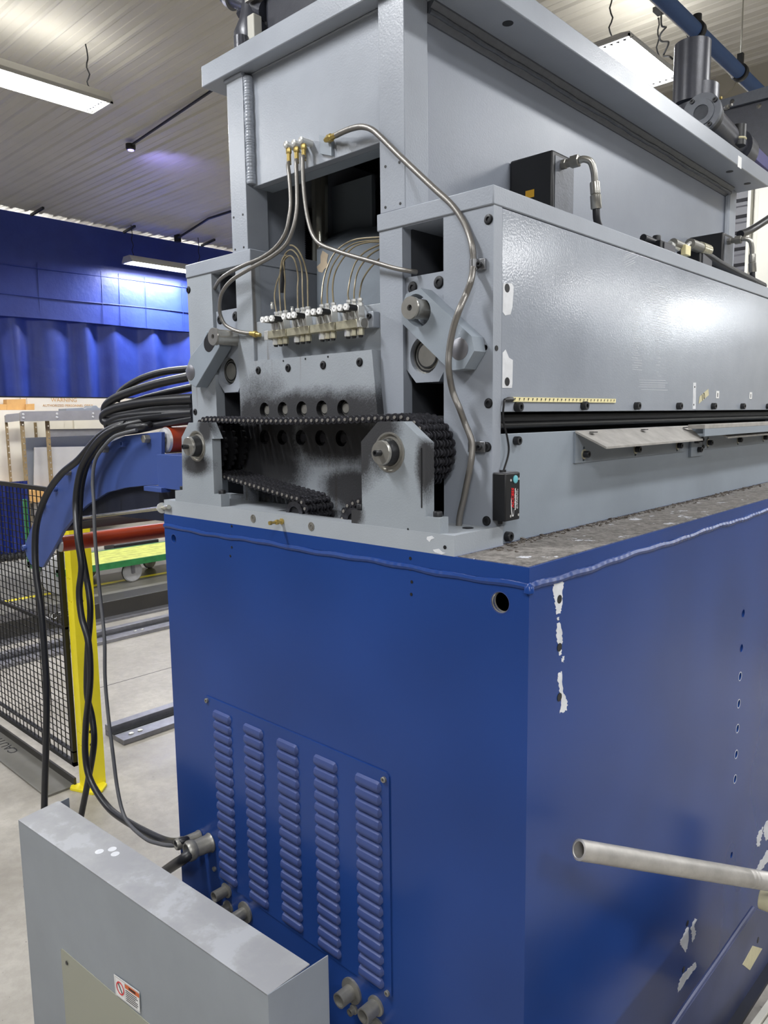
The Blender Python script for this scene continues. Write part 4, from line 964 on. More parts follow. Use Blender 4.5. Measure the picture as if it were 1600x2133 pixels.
# ================================================================== CHAIN DRIVE
# pedestals
def pedestal(cx, side, label):
    t = thing('bearing_pedestal', label, 'bearing pedestal', (cx, .02, BT), 'bearing pedestals')
    Z = BT
    if side > 0:
        o_ = [(-.4604, Z), (-.2086, Z), (-.2086, 1.397), (-.2455, 1.397), (-.2455, 1.546), (-.3034, 1.589), (-.3752, 1.589), (-.4265, 1.546), (-.4265, 1.3945), (-.4604, 1.3945)]
    else:
        o_ = [(-1.1837, Z), (-.9575, Z), (-.9575, 1.398), (-.9877, 1.398), (-.9877, 1.546), (-1.0051+.0, 1.5895), (-1.0957, 1.5895), (-1.1354, 1.549), (-1.1431, 1.40), (-1.1825, 1.3955)]
        o_[5:6] = [(-.976, 1.546), (-1.0051, 1.5895)]
    MB().prism(o_, 'y', .0005, .028, [circ(cx, 1.525, .0425, 36)]).build('pedestal_plate', 'grey_block', t, bevel=.0018)
    MB().lathe([(.0425, 0), (.0425, .027)], (cx, .001, 1.525), (0, 1, 0), 36, cap=False).build('bore_wall', 'black_metal', t)
    MB().lathe([(.0425, .012), (.0425, -.001), (.0385, -.001), (.037, .004), (.033, .004), (.031, .0), (.029, .0)], (cx, .0, 1.525), (0, 1, 0), 36, cap=False).build('bearing_ring', 'steel', t)
    MB().lathe([(.028, 0), (.028, .042), (.0255, .046), (.0255, .050)], (cx, .03, 1.525), (0, -1, 0), 32).build('shaft_collar', 'black_metal', t)
    MB().lathe([(.0255, 0), (.0255, .006), (.0245, .008)], (cx, -.020, 1.525), (0, -1, 0), 36).build('shaft_end', 'steel', t)
    MB().screw((cx, -.028, 1.525), (0, -1, 0), .0068, .016).build('lock_screw', 'black_metal', t)
    for x in ((-.2255, -.4455) if side > 0 else (-.972, -1.163)):
        MB().screw((x, .015, 1.396), (0, 0, 1), .0095, .012).build('cap_screw', 'black_metal', t)
    if side > 0: MB().prism(stadium((-.2555, 1.415), (-.2555, 1.535), .0014, 6), 'y', -.0004, .0006).build('saw_slot', 'black', t)
    return t
pedestal(-.3435, 1, 'right grey bearing pedestal with soot round its shaft end')
pedestal(-1.062, -1, 'left grey bearing pedestal at the base plate corner')
# sprockets
def sprocket(cx, cz, N, pr, y0, y1, label, hub=.03, mat='sprocket'):
    t = thing('chain_sprocket', label, 'sprocket', (cx, (y0+y1)/2, cz), 'triple sprockets')
    pts = []
    for i in range(N*4):
        a = 2*PI*i/(N*4); r = pr+(.004, .001, -.0055, .001)[i % 4]; pts.append((cx+r*math.cos(a), cz+r*math.sin(a)))
    for k in range(3):
        y = y0+.011+k*(y1-y0-.022)/2
        MB().prism(pts, 'y', y-.004, y+.004, [circ(cx, cz, hub*.7, 20)]).build('toothed_disc', mat, t, smooth=False)
    MB().lathe([(hub, 0), (hub, y1-y0)], (cx, y0, cz), (0, 1, 0), 28).build('hub', mat, t)
    return t
CL, CR, IL, IR = (-1.063, 1.525), (-.3435, 1.525), (-.695, 1.363), (-.487, 1.363)
RB, RI, PI_T = .0727, .040, .01905
CY0, CY1 = .036, .125
sprocket(*CL, 24, RB, CY0, CY1, 'large left chain sprocket behind the left pedestal', .035)
sprocket(*CR, 24, RB, CY0, CY1, 'large right chain sprocket behind the right pedestal', .035)
sprocket(*IL, 13, RI, CY0, CY1, 'small left idler sprocket half sunk in the base slot', .024)
sprocket(*IR, 13, RI, CY0, CY1, 'small right idler sprocket half sunk in the base slot', .024)
for c_, nm in ((IL, 'chain_sprocket.002'), (IR, 'chain_sprocket.003')):
    MB().prism(circ(c_[0], c_[1], .0315, 30), 'y', CY0-.004, CY0-.001, [circ(c_[0], c_[1], .019, 24)]).build('face_ring', 'chain', bpy.data.objects[nm], smooth=False)
for cx, lab in ((-1.063, 'left'), (-.3435, 'right')):
    o = MB().cyl((cx, .03, 1.525), (cx, .40, 1.525), .024, 24).build('drive_shaft', 'chain'); tag(o, 'dark drive shaft through the '+lab+' sprocket', 'shaft')
# closed path of the triple chain
def arc(c, r, a0, a1):
    n = max(3, int(abs(a1-a0)*r/.003)); return [(c[0]+r*math.cos(math.radians(a0+(a1-a0)*i/n) if 0 else a0+(a1-a0)*i/n), c[1]+r*math.sin(a0+(a1-a0)*i/n)) for i in range(n+1)]
R_ = math.radians
path = [(CL[0], CL[1]+RB)]
nseg = 60
for i in range(1, nseg): f = i/nseg; path.append((CL[0]+(CR[0]-CL[0])*f, CL[1]+RB-.006*math.sin(PI*f)))
path += arc(CR, RB, R_(90), R_(-73))
path += arc(IR, RI, R_(107), R_(180))
path += [(IR[0]-RI, 1.33), (IR[0]-RI-.005, 1.26), (-.59, 1.225), (-.655+.005, 1.26), (IL[0]+RI, 1.33)]
path += arc(IL, RI, R_(0), R_(97.5))
path += arc(CL, RB, R_(262.5), R_(90))
def resample(P, step):
    P = [Vector((a, 0, b)) for a, b in P]+[Vector((P[0][0], 0, P[0][1]))]
    tot = sum((b-a).length for a, b in zip(P, P[1:])); n = int(round(tot/step)); n += n % 2; st = tot/n; out = []; acc = 0; i = 0; cur = P[0]; d = 0
    cum = [0]
    for a, b in zip(P, P[1:]): cum.append(cum[-1]+(b-a).length)
    j = 0
    for k in range(n):
        s_ = k*st
        while cum[j+1] < s_: j += 1
        f = (s_-cum[j])/max(1e-9, cum[j+1]-cum[j]); out.append(P[j].lerp(P[j+1], f))
    return out, st
pins, pitch = resample(path, PI_T)
ch = thing('roller_chain', 'oily black triple-strand roller chain over both sprockets', 'chain', (-.7, .08, 1.4))
def link8(p, h, n=7):
    """figure-eight plate outline, centred, pins at +-p/2"""
    o = []
    for i in range(n): a = -PI*.62+PI*1.24*i/(n-1); o.append((p/2+h*math.cos(a), h*math.sin(a)))
    o.append((0, h*.5))
    for i in range(n): a = PI-PI*.62+PI*1.24*i/(n-1); o.append((-p/2+h*math.cos(a), h*math.sin(a)))
    o.append((0, -h*.5)); return o
SP = (CY1-CY0-.022)/2
def outer_mesh():
    b = MB(); y0 = -SP-.0100
    ys = [-SP-.0088, -SP+.0088, SP-.0088, SP+.0088]
    for y in (-SP-.0085, -SP/2+.0, SP/2, SP+.0085): b.prism(link8(pitch, .0094), 'y', y-.0013, y+.0013)
    for s_ in (-1, 1): b.lathe([(.0032, 0), (.0032, 2*SP+.0225), (.0025, 2*SP+.0235)], (s_*pitch/2, -SP-.0115, 0), (0, 1, 0), 8)
    return b.mesh('outer_link', 'chain', False)
def inner_mesh():
    b = MB()
    for k in (-1, 0, 1):
        for s_ in (-1, 1): b.prism(link8(pitch, .0087), 'y', k*SP+s_*.0062-.0011, k*SP+s_*.0062+.0011)
        for s_ in (-1, 1): b.lathe([(.0058, 0), (.0058, .0105)], (s_*pitch/2, k*SP-.00525, 0), (0, 1, 0), 10)
    return b.mesh('inner_link', 'chain', False)
om, im = outer_mesh(), inner_mesh()
pm = MB().lathe([(.0040, 0), (.0036, .0014)], (0, 0, 0), (0, -1, 0), 10).lathe([(.0040, 0), (.0036, .0014)], (pitch, 0, 0), (0, -1, 0), 10).mesh('pin_heads', 'chain_pin', False)
YC = (CY0+CY1)/2
for i in range(len(pins)):
    a, b_ = pins[i], pins[(i+1) % len(pins)]; c = (a+b_)/2; d = b_-a; ang = -math.atan2(d.z, d.x)
    o = inst('outer_link' if i % 2 == 0 else 'inner_link', om if i % 2 == 0 else im, (c.x, YC, c.z), ch, (0, ang, 0))
    if i % 2 == 0:
        h = bpy.data.objects.new('pin_heads', pm); COL.objects.link(h); h.parent = o; h.location = (-pitch/2, -SP-.0117, 0)

# ================================================================== LUBRICATION MANIFOLD
mf = thing('lubrication_manifold', 'row of four zinc metering valve blocks feeding brown capillary tubes', 'manifold', (-.7, .12, 1.8))
Y0, Y1 = .100, .128
segs = [(558, 595), (596.5, 643.5), (645.5, 697), (699, 743.5)]
zb_, zt_ = 1.8055, 1.8245
for (a, b_) in segs:
    xa, xb = at(a, 700, 'y', Y0).x, at(b_, 690, 'y', Y0).x
    MB().box(xa+.0008, xb-.0008, Y0, Y1, zb_, zt_).build('manifold_bar', 'yzinc', mf, bevel=.0012)
xl, xr = at(550, 700, 'y', Y0).x, at(750, 680, 'y', Y0).x
MB().box(xl, at(557.5, 700, 'y', Y0).x, Y0, Y1, zb_-.003, zt_+.001).build('end_block', 'zinc', mf, bevel=.001)
MB().box(at(744, 690, 'y', Y0).x, xr, Y0-.001, Y1+.004, zb_, zt_+.003).build('end_block', 'zinc', mf, bevel=.001)
MB().lathe([(.011, 0), (.011, .001), (.006, .001)], (xr, (Y0+Y1)/2, (zb_+zt_)/2), (1, 0, 0), 20).build('end_plug', 'steel_dark', mf)
MB().box(xr-.005, xr+.016, .128, .1495, zb_, zt_+.018).build('mount_lug', 'grey', mf, bevel=.002)
MB().screw((xr+.006, .127, zt_+.007), (0, -1, 0), .006, .006).build('cap_screw', 'black_metal', mf)
for x in (-.86, -.56): MB().box(x-.01, x+.01, Y1, .1505, zb_+.002, zt_).build('standoff', 'steel_dark', mf, smooth=False)
BX = [[566, 574.5, 585], [610.5, 621.5, 631.5], [661, 672, 684.5], [716.5, 727.5, 740]]
NU = [[566, 576, 586.5], [611, 622.5, 634], [663, 674, 685.5], [716.5, 729, 743]]
TOPS = []
ym = (Y0+Y1)/2
def hexnut(b, p, ax, r, h): return b.lathe([(r*.9, 0), (r, h*.12), (r, h*.88), (r*.9, h)], p, ax, 6)
for si in range(4):
    for k in range(3):
        x = at(BX[si][k], 690, 'y', Y0).x; hgt = .031
        v = MB().box(x-.0078, x+.0078, Y0+.003, Y1-.003, zt_, zt_+hgt).build('metering_valve', 'zinc', mf, bevel=.0015)
        MB().lathe([(.0072, 0), (.0075, .03)], (x, Y0+.003, zt_+hgt-.006), (0, -1, 0), 14).build('valve_barrel', 'black_metal', v)
        hexnut(MB(), (x, Y0-.024, zt_+hgt-.006), (0, -1, 0), .0085, .007).build('adjuster_hex', 'textwhite', v, smooth=False)
        MB().lathe([(.0015, 0), (.0015, .0003)], (x, Y0-.0311, zt_+hgt-.006), (0, -1, 0), 6).build('adjuster_slot', 'black', v)
        b = MB(); hexnut(b, (x, ym+.004, zt_+hgt), (0, 0, 1), .0078, .008); b.lathe([(.0052, .008), (.0052, .012)], (x, ym+.004, zt_+hgt), (0, 0, 1), 12)
        hexnut(b, (x, ym+.004, zt_+hgt+.012), (0, 0, 1), .0066, .006); b.build('tube_nut', 'zinc', v, smooth=False)
        TOPS.append((x, ym+.004, zt_+hgt+.018))
        xn = at(NU[si][k], 715, 'y', Y0).x
        b = MB(); hexnut(b, (xn, ym, zb_), (0, 0, -1), .0085, .017); b.build('outlet_nut', 'yzinc' if (si*3+k) % 3 else 'zinc', mf, smooth=False)
        MB().lathe([(.0062, .017), (.0045, .022)], (xn, ym, zb_), (0, 0, -1), 10).build('outlet_tip', 'black_metal', mf)
for (px, py) in ((567, 636), (609, 645)):
    MB().lathe([(.004, 0), (.0045, .012), (.003, .014), (.0045, .018)], at(px, py, 'y', .15)-Vector((0, 0, .01)), (0, 0, 1), 8).build('spare_nipple', 'zinc', mf)
# capillary tubes: waypoints read off the photograph, depth .11 -> .5
TUBES = [
 [(572, 618), (576, 590), (582, 575), (586, 560), (590, 540)], [(582, 600), (583, 575), (587, 545), (593, 533), (602, 533)], [(593, 615), (594, 585), (592, 560), (590, 540)],
 [(620, 600), (621, 575), (615, 545), (606, 533), (596, 537), (590, 548)], [(630, 600), (629, 565), (623, 538), (612, 523), (603, 521), (594, 530), (589, 546)], [(641, 600), (640, 575), (633, 545), (622, 522), (611, 512), (604, 511)],
 [(670, 625), (673, 590), (681, 560), (695, 530), (716, 510), (745, 498), (795, 494)], [(682, 600), (686, 575), (695, 550), (716, 522), (745, 505), (795, 500)], [(693, 600), (697, 572), (710, 545), (735, 516), (765, 505), (795, 504)],
 [(725, 610), (731, 575), (742, 545), (762, 524), (795, 508)], [(738, 605), (744, 570), (758, 545), (775, 528), (795, 517)], [(749, 615), (755, 585), (770, 560), (795, 535)]]
for i, wp in enumerate(TUBES):
    P = [Vector(TOPS[i])]; n = len(wp)
    for j, (px, py) in enumerate(wp):
        y = .122+(.115*(j+1)/n if i >= 6 else .04*(j+1)/n)
        P.append(at(px, py, 'y', y))
    P[1].z = max(P[1].z, TOPS[i][2]+.012)
    wd = ['first', 'second', 'third', 'fourth', 'fifth', 'sixth', 'seventh', 'eighth', 'ninth', 'tenth', 'eleventh', 'twelfth'][i]
    tag(MB().tube(P, .0021, 6, 5).build('capillary_tube', 'capillary'), 'thin brown capillary tube rising from the '+wd+' valve from the left', 'tube', 'capillary tubes')
a, b_ = at(590, 545, 'y', .166), at(588, 610, 'y', .166)
o = MB().tube([a, (a+b_)/2, b_], .0055, 8).build('tube_bundle_sleeve', 'rubber'); tag(o, 'black sleeve tying capillary tubes above the left valves', 'cable')
# interior of the upper opening
gx = thing('inner_guard', 'grey peaked guard inside the machine opening, tan bare patch beside the polished rod', 'guard', (-.62, .5, 1.86))
def P3(px, py, y): return at(px, py, 'y', y)
F = [P3(662, 650, .34), P3(660, 522, .34), P3(692, 486, .34), P3(738, 474, .34)]
F2 = [P3(706, 650, .34), P3(706, 520, .34)]
a0, a1, a2 = P3(660, 650, .34), P3(660, 520, .34), P3(706, 518, .34)
b_ = MB(); tp = P3(738, 475, .46); tl = P3(693, 487, .50)
v = [(a0.x, .34, 1.86), (a1.x, .34, a1.z), (a2.x, .34, a2.z), (a2.x, .34, 1.86), tuple(tp), tuple(tl), (-.47, .42, P3(800, 500, .42).z), (-.47, .42, 1.86), (-.47, .6, tp.z-.02), (tl.x, .6, 1.86)]
b_.poly(v, [(0, 1, 2, 3), (1, 5, 4, 2), (2, 4, 6), (2, 6, 7, 3), (4, 8, 6), (0, 9, 5, 1), (4, 5, 9, 8), (6, 8, 9, 7)])
b_.build('guard_sheet', 'grey_matte', gx, smooth=False)
pl_ = [(672,522),(684,530),(681,545),(684,556),(676,560),(672,568),(664,566),(660,556),(668,548),(668,534)]
MB().prism([(P3(a, b, .339).x, P3(a, b, .339).z) for a, b in pl_], 'y', .3385, .3395).build('bare_patch', 'peel', gx, smooth=False)
rod = MB().cyl(P3(666, 620, .42), P3(666, 345, .42), .0250, 28).build('guide_rod', 'chrome'); tag(rod, 'polished vertical guide rod inside the upper opening', 'rod')
b_ = MB(); p0, p1 = P3(645, 640, .40), P3(644, 440, .40)
for i in range(46):
    f = i/45; c = p0.lerp(p1, f); b_.lathe([(.011, 0), (.014, .003), (.011, .006)], c, (0, 0, 1), 10, phase=i*.7)
o = b_.build('lift_screw', 'grease'); tag(o, 'greasy black lift screw beside the polished rod', 'screw jack')
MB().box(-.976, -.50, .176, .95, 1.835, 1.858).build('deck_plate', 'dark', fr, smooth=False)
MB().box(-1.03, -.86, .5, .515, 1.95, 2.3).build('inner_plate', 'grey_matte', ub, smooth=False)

# ================================================================== BRAIDED HOSES
def hose(name, P, r, mat, label, cat='hose', group=None, smooth=8, seg=10, fit=None):
    t = thing(name, label, cat, P[0], group)
    MB().tube(P, r, seg, smooth).build('hose_body', mat, t)
    return t
YB = .128
def banjo(x_px, y_px, t):
    p = at(x_px, y_px, 'y', .135)
    MB().lathe([(.0088, 0), (.0088, .035), (.0075, .036)], (p.x, .165, p.z), (0, -1, 0), 20).build('banjo_bolt', 'zinc', t)
    b = MB(); hexnut(b, (p.x, .140, p.z-.006), (0, 0, -1), .0072, .014); b.lathe([(.0056, .014), (.0056, .040)], (p.x, .140, p.z-.006), (0, 0, -1), 14)
    b.build('brass_ferrule', 'brass', t); return Vector((p.x, .140, p.z-.040))
H = [((598, 302), [(600, 345), (603, 370), (606, 420), (603, 450), (595, 485), (575, 515), (545, 537), (510, 552), (478, 568), (458, 583), (448, 600), (446, 615), (452, 632)], 'left'),
     ((614, 299), [(617, 340), (619, 400), (618, 440), (610, 478), (595, 510), (565, 535), (520, 560), (485, 582), (465, 605), (458, 628), (459, 655), (470, 677), (495, 690), (525, 695)], 'middle'),
     ((629, 293), [(631, 330), (632, 380), (637, 430), (645, 470), (655, 495), (670, 510), (700, 522), (730, 532), (780, 546), (820, 558), (850, 564), (868, 567)], 'right')]
for i, (b0, wp, w_) in enumerate(H):
    lab = {'left': 'braided steel hose from the left banjo looping into the left slot', 'middle': 'braided steel hose from the middle banjo curling to the manifold end',
           'right': 'braided steel hose from the right banjo sweeping right into the right slot'}[w_]
    t = thing('braided_hose', lab, 'hose', at(*b0, 'y', .14), 'braided steel hoses')
    s0 = banjo(*b0, t); P = [s0]
    n = len(wp)
    for j, (px, py) in enumerate(wp):
        f = (j+1)/n
        y = {'left': .140-.03*math.sin(PI*min(1, f*1.1))*1.0-(.012 if .3 < f < .85 else 0), 'middle': .135-.045*math.sin(PI*f), 'right': .135-.025*math.sin(PI*f)}[w_]
        if w_ == 'left': y = .140+(-.045*math.sin(PI*f) if f < .75 else -.032+(f-.75)*.42)
        if w_ == 'right' and f > .92: y = .147
        P.append(at(px, py, 'y', y))
    MB().tube(P, .0052, 10, 6).build('hose_body', 'braid', t)
    if w_ == 'middle':
        e = P[-1]; b = MB(); d = (P[-1]-P[-2]).normalized()
        b.lathe([(.0062, 0), (.0062, .012), (.009, .013), (.009, .022), (.006, .023), (.0055, .036)], e-d*.006, d, 12)
        b.build('end_fitting', 'brass', t)
# fourth, longest hose
t = thing('braided_hose', 'long braided steel hose arching right and clipped down the right column', 'hose', at(685, 288, 'y', .15), 'braided steel hoses')
p = at(674, 291, 'y', .160)
MB().prism([(p.x-.012, p.z-.03), (p.x+.03, p.z-.045), (p.x+.03, p.z-.005), (p.x-.012, p.z+.014)], 'y', .157, .165).build('port_lug', 'grey_matte', t)
b = MB(); d = (at(712, 276, 'y', .135)-at(676, 293, 'y', .15)).normalized()
s0 = at(678, 292, 'y', .15); b.lathe([(.006, 0), (.006, .010), (.0095, .012), (.0095, .028), (.0068, .030), (.006, .052)], s0, d, 6)
b.build('brass_elbow', 'brass', t)
wp = [(700, 282), (716, 274), (735, 267), (755, 264), (775, 270), (795, 287), (830, 322), (870, 360), (905, 393), (940, 425), (962, 455), (976, 485), (984, 515), (986, 551), (981, 585), (970, 615), (957, 645), (944, 685), (936, 730), (935, 770), (943, 815), (957, 850), (968, 880), (980, 910), (984, 931), (981, 965), (974, 1000), (966, 1040), (958, 1075), (955, 1112)]
P = []
for j, (px, py) in enumerate(wp):
    y = .135 if j < 12 else (.128 if j < 14 else (.080 if 15 < j < 20 else (.105 if j < 22 else .120)))
    if j > 24: y = .115
    P.append(at(px, py, 'y', y))
MB().tube(P, .0068, 12, 6).build('hose_body', 'braid', t)
for (px, py) in ((992, 551), (992, 931)):
    p = at(px, py, 'y', .128); q_ = at(986 if py < 600 else 983, py, 'y', .126)
    c = MB(); c.box(q_.x-.002, p.x+.018, .132, .1395, p.z-.011, p.z+.011); c.lathe([(.0088, 0), (.0088, .022)], (q_.x, .127, p.z-.011), (0, 0, 1), 18)
    cl = c.build('hose_clip', 'bracket_zinc', t, bevel=.0008)
    MB().screw((p.x+.007, .132, p.z), (0, -1, 0), .0055, .007).build('clip_screw', 'black_metal', cl)
MB().lathe([(.012, 0), (.012, .001)], at(975, 1100, 'z', BT+.0002), (0, 0, 1), 16).build('floor_hole', 'black', bp)
# grease nipple on the strip
g = thing('grease_nipple', 'brass grease nipple sticking out of the base plate edge', 'nipple', (-.88, 0, 1.345))
p = at(588, 1086, 'y', 0)
MB().lathe([(.0075, 0), (.0075, .004), (.004, .005), (.004, .012), (.0062, .013), (.0062, .02), (.0035, .021), (.0035, .032), (.005, .034), (.005, .04)], (p.x, 0, p.z), (0, -1, 0), 14).build('nipple_body', 'brass', g)
# second fitting on the left end of the base with a steel tie rod running to the outfeed arm
tr = thing('tie_rod', 'thin bright tie rod with a nut at the left base plate corner', 'rod', (-1.3, .1, 1.33))
e0 = at(352, 1056, 'y', -.008); e1 = at(168, 1079, 'y', .142)
MB().cyl(e0, e1, .0065, 12).build('rod_body', 'chrome', tr)
d = (e1-e0).normalized(); n0 = at(337, 1058, 'y', -.002)
MB().lathe([(.013, 0), (.013, .012)], n0, d, 6).build('hex_nut', 'zinc', tr, smooth=False)
MB().lathe([(.016, 0), (.016, .003)], n0-d*.004, d, 18).build('washer', 'zinc', tr)
MB().box(-1.262, -1.2445, .0, .012, 1.338, 1.352).build('rod_lug', 'grey_matte', tr, smooth=False)
# ================================================================== BLUE ROLLER ARM
YA = .150
am = thing('outfeed_guide', 'curved blue steel outfeed arm plate left of the machine', 'roller arm', at(332, 942, 'y', YA))
out = [(328,900),(300,903),(260,908),(236,918),(212,927),(189,937),(157,963),(121,1002),(89,1042),(67,1094),(50,1139),(55,1158),(64,1176),(89,1182),(98,1166),(108,1149),(131,1107),(157,1073),(184,1050),(223,1026),(262,1016),(300,1012),(334,1010)]
V2 = [(at(a, b, 'y', YA).x, at(a, b, 'y', YA).z) for a, b in out]
V2 = V2[:-1]+[(at(336, 1010, 'y', YA).x, V2[-1][1]), (at(336, 900, 'y', YA).x, V2[0][1])]
MB().prism(V2, 'y', YA, YA+.014).build('arm_plate', 'blue_arm', am, bevel=.0015)
for (px, py, k) in ((310,914,'h'),(261,924,'s'),(224,935,'h'),(189,960,'s'),(146,983,'h'),(118,1018,'s'),(93,1052,'h'),(54,1140,'s')):
    p = at(px, py, 'y', YA)
    if k == 'h': MB().lathe([(.0135, 0), (.0145, .003), (.0145, .02), (.013, .022)], p, (0, -1, 0), 6).build('hex_bolt', 'steel_dark', am, smooth=False)
    else: MB().screw(p, (0, -1, 0), .0115, .016).build('cap_screw', 'blue_arm', am)
a, b_ = at(326, 946, 'y', YA-.02), at(378, 1022, 'y', YA-.02)
MB().box(a.x, -1.291, YA-.02, YA+.12, b_.z, a.z).build('mount_block', 'blue_arm', am, bevel=.002)
c0, c1 = at(302, 1018, 'y', YA-.03), at(332, 1023, 'y', YA-.03)
MB().box(c0.x, c1.x+.02, YA-.035, YA, c1.z-.004, c1.z+.012).build('mount_lug', 'blue_arm', am, bevel=.0015)
# dark chute sheet behind the arm, running the length of the machine
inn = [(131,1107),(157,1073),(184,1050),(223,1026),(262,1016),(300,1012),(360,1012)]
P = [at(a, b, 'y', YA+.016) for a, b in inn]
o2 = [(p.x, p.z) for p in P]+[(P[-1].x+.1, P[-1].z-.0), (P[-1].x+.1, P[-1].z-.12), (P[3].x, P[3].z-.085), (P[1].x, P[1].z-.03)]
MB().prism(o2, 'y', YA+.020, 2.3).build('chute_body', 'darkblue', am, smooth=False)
MB().prism(V2, 'y', 2.24, 2.254).build('arm_plate', 'blue_arm', am)
def roller(p, r, y0, y1, label, cap=True):
    t = thing('red_roller', label, 'roller', (p.x, y0, p.z), 'red rollers on the outfeed arm')
    MB().cyl((p.x, y0+.012, p.z), (p.x, y1, p.z), r, 32).build('roller_cover', 'red', t)
    MB().lathe([(r*.99, .012), (r*.9, .004), (r*.62, .0), (r*.58, .006), (r*.3, .006)], (p.x, y0, p.z), (0, 1, 0), 32).build('end_cap', 'white_cap', t)
    MB().cyl((p.x, y0-.0, p.z), (p.x, y0+.02, p.z), r*.22, 12).build('axle', 'steel_dark', t)
    return t
p = at(346, 917, 'y', YA+.03); roller(p, .044, YA+.018, 2.2, 'upper red roller at the top of the blue arm')
p = at(125, 1133, 'y', YA+.03); roller(p, .034, YA+.018, 2.2, 'lower long red roller at the tip of the blue arm')

# ================================================================== CABLES
def cable(wp, y0, y1, r, mat, label, group=None, pre=(), post=(), ys=None, cat='cable'):
    n = len(wp); P = list(pre)
    for j, (px, py) in enumerate(wp):
        f = j/(n-1); P.append(at(px, py, 'y', ys(f) if ys else y0+(y1-y0)*f))
    P += list(post)
    return tag(MB().tube(P, r, 10, 6).build('power_cable', mat), label, cat, group)
G = 'black cables looped over the blue arm'
cable([(400,768),(345,774),(302,786),(270,802),(250,818),(243,835)], .24, .17, .0125, 'rubber', 'topmost black cable of the coil beside the left housing', G)
cable([(402,783),(328,799),(262,820),(231,835),(219,850),(226,864),(262,862),(330,850),(402,846)], 0, 0, .0150, 'rubber', 'second black cable loop of the coil, turning widest to the left', G, ys=lambda f: .21-.05*math.sin(PI*f))
cable([(404,806),(350,818),(304,830),(268,842),(246,852)], .26, .19, .0135, 'rubber', 'third black cable of the coil, passing between the loops', G)
cable([(404,830),(330,835),(262,845),(228,856),(216,868),(224,880),(262,876),(330,866),(404,860)], 0, 0, .0165, 'rubber', 'fourth and thickest black cable loop of the coil', G, ys=lambda f: .20-.045*math.sin(PI*f))
cable([(404,858),(330,861),(262,867),(230,878),(224,888),(240,896),(300,890),(404,872)], 0, 0, .0130, 'rubber', 'fifth black cable loop near the blue arm top', G, ys=lambda f: .20-.045*math.sin(PI*f))
cable([(404,842),(340,848),(290,856),(250,868)], .27, .2, .0115, 'rubber', 'sixth black cable half hidden inside the coil', G)
cable([(404,878),(350,884),(290,897),(255,902),(225,912)], .22, .13, .0095, 'rubber', 'lowest black cable of the coil resting on the blue arm', G)
MB_ = MB()
cable([(262,884),(238,890),(212,905),(192,925),(163,958),(130,985),(103,1020),(85,1060),(75,1100),(73,1150),(76,1200),(86,1272),(93,1364),(97,1442),(96,1547),(93,1650),(92,1700)], .13, -.03, .0130, 'rubber', 'leftmost black cable hanging down to the grey guard', 'cables hanging from the coil')
cable([(335,870),(300,877),(262,886),(232,897),(205,918),(182,950),(168,980),(160,1020),(158,1060),(162,1120),(170,1180),(165,1232),(170,1285),(184,1337),(188,1416),(179,1508),(178,1574),(189,1626),(223,1679),(262,1710),(320,1741),(350,1752)], 0, 0, .0118, 'rubber', 'black cable hanging and curving right into the small cable gland', 'cables hanging from the coil', ys=lambda f: (.225-f if f < .1 else .125-.155*f-.02*(math.sin(PI*f) if f > .4 else 0)), post=[G1+Vector((-.006, -.004, .003)), G1+Vector((.006, .02, .003))])
cable([(350,878),(320,882),(300,888),(262,893),(226,905),(200,938),(182,965),(170,1010),(166,1060),(166,1120),(176,1180),(186,1240),(188,1285),(183,1350),(181,1442),(192,1495),(196,1547),(186,1613),(173,1679),(166,1715)], .150, -.02, .0118, 'rubber', 'black cable twisting with its neighbour and dropping behind the guard', 'cables hanging from the coil', ys=lambda f: (.235-.8*f if f < .1 else .157-.145*f))
cable([(285,896),(255,903),(236,911),(218,929),(199,958),(193,1002),(196,1055),(198,1120),(207,1225),(214,1290),(218,1340),(219,1416),(226,1495),(234,1560),(244,1639),(256,1692),(273,1721),(305,1748),(330,1757),(352,1761)], .11, -.07, .0062, 'cable_grey', 'thin grey cable hanging and curving to the small cable gland', 'cables hanging from the coil', post=[G1+Vector((-.006, -.004, -.006)), G1+Vector((.006, .02, -.004))])
P = [G2+Vector((0, .01, 0)), at(385, 1787, 'y', -.09), at(362, 1802, 'y', -.08), at(335, 1822, 'y', -.06), at(310, 1850, 'y', -.06)]
tag(MB().tube(P, .0155, 12, 6).build('power_cable', 'rubber'), 'thick black cable from the larger gland down behind the guard', 'cable')

# ================================================================== GREY SHEET GUARD IN FRONT
ZG = .2891
FLp, FRp, BRp, BLp = Vector((-1.7647, -.2897, ZG)), Vector((-.5499, -.2089, ZG)), Vector((-.551, -.0795, ZG)), Vector((-1.7894, -.1449, ZG))
KG = .93
FLp, FRp, BRp, BLp = [CAM+(p-CAM)*KG for p in (FLp, FRp, BRp, BLp)]; ZG = FLp.z
gd = thing('sheet_guard', 'grey folded sheet-metal guard standing in front of the blue cabinet', 'guard', (-1.15, -.2, FZ))
def slabq(q, nrm, th, name, mat, parent, bevel=0):
    nrm = Vector(nrm).normalized()*th; b = MB(); n = len(q)
    b.poly([tuple(p) for p in q]+[tuple(Vector(p)-nrm) for p in q], [tuple(range(n)), tuple(reversed(range(n, 2*n)))]+[(i, (i+1) % n, n+(i+1) % n, n+i) for i in range(n)])
    return b.build(name, mat, parent, smooth=False, bevel=bevel)
dn = lambda p: Vector((p.x, p.y, FZ+.002))
nf = (FRp-FLp).cross(Vector((0, 0, -1))).normalized()
if nf.y > 0: nf = -nf
fp = slabq([FLp, FRp, dn(FRp), dn(FLp)], nf, .003, 'front_sheet', 'guard', gd, .0015)
slabq([FLp, FRp, BRp, BLp], (0, 0, 1), .003, 'top_sheet', 'guard_top', gd)
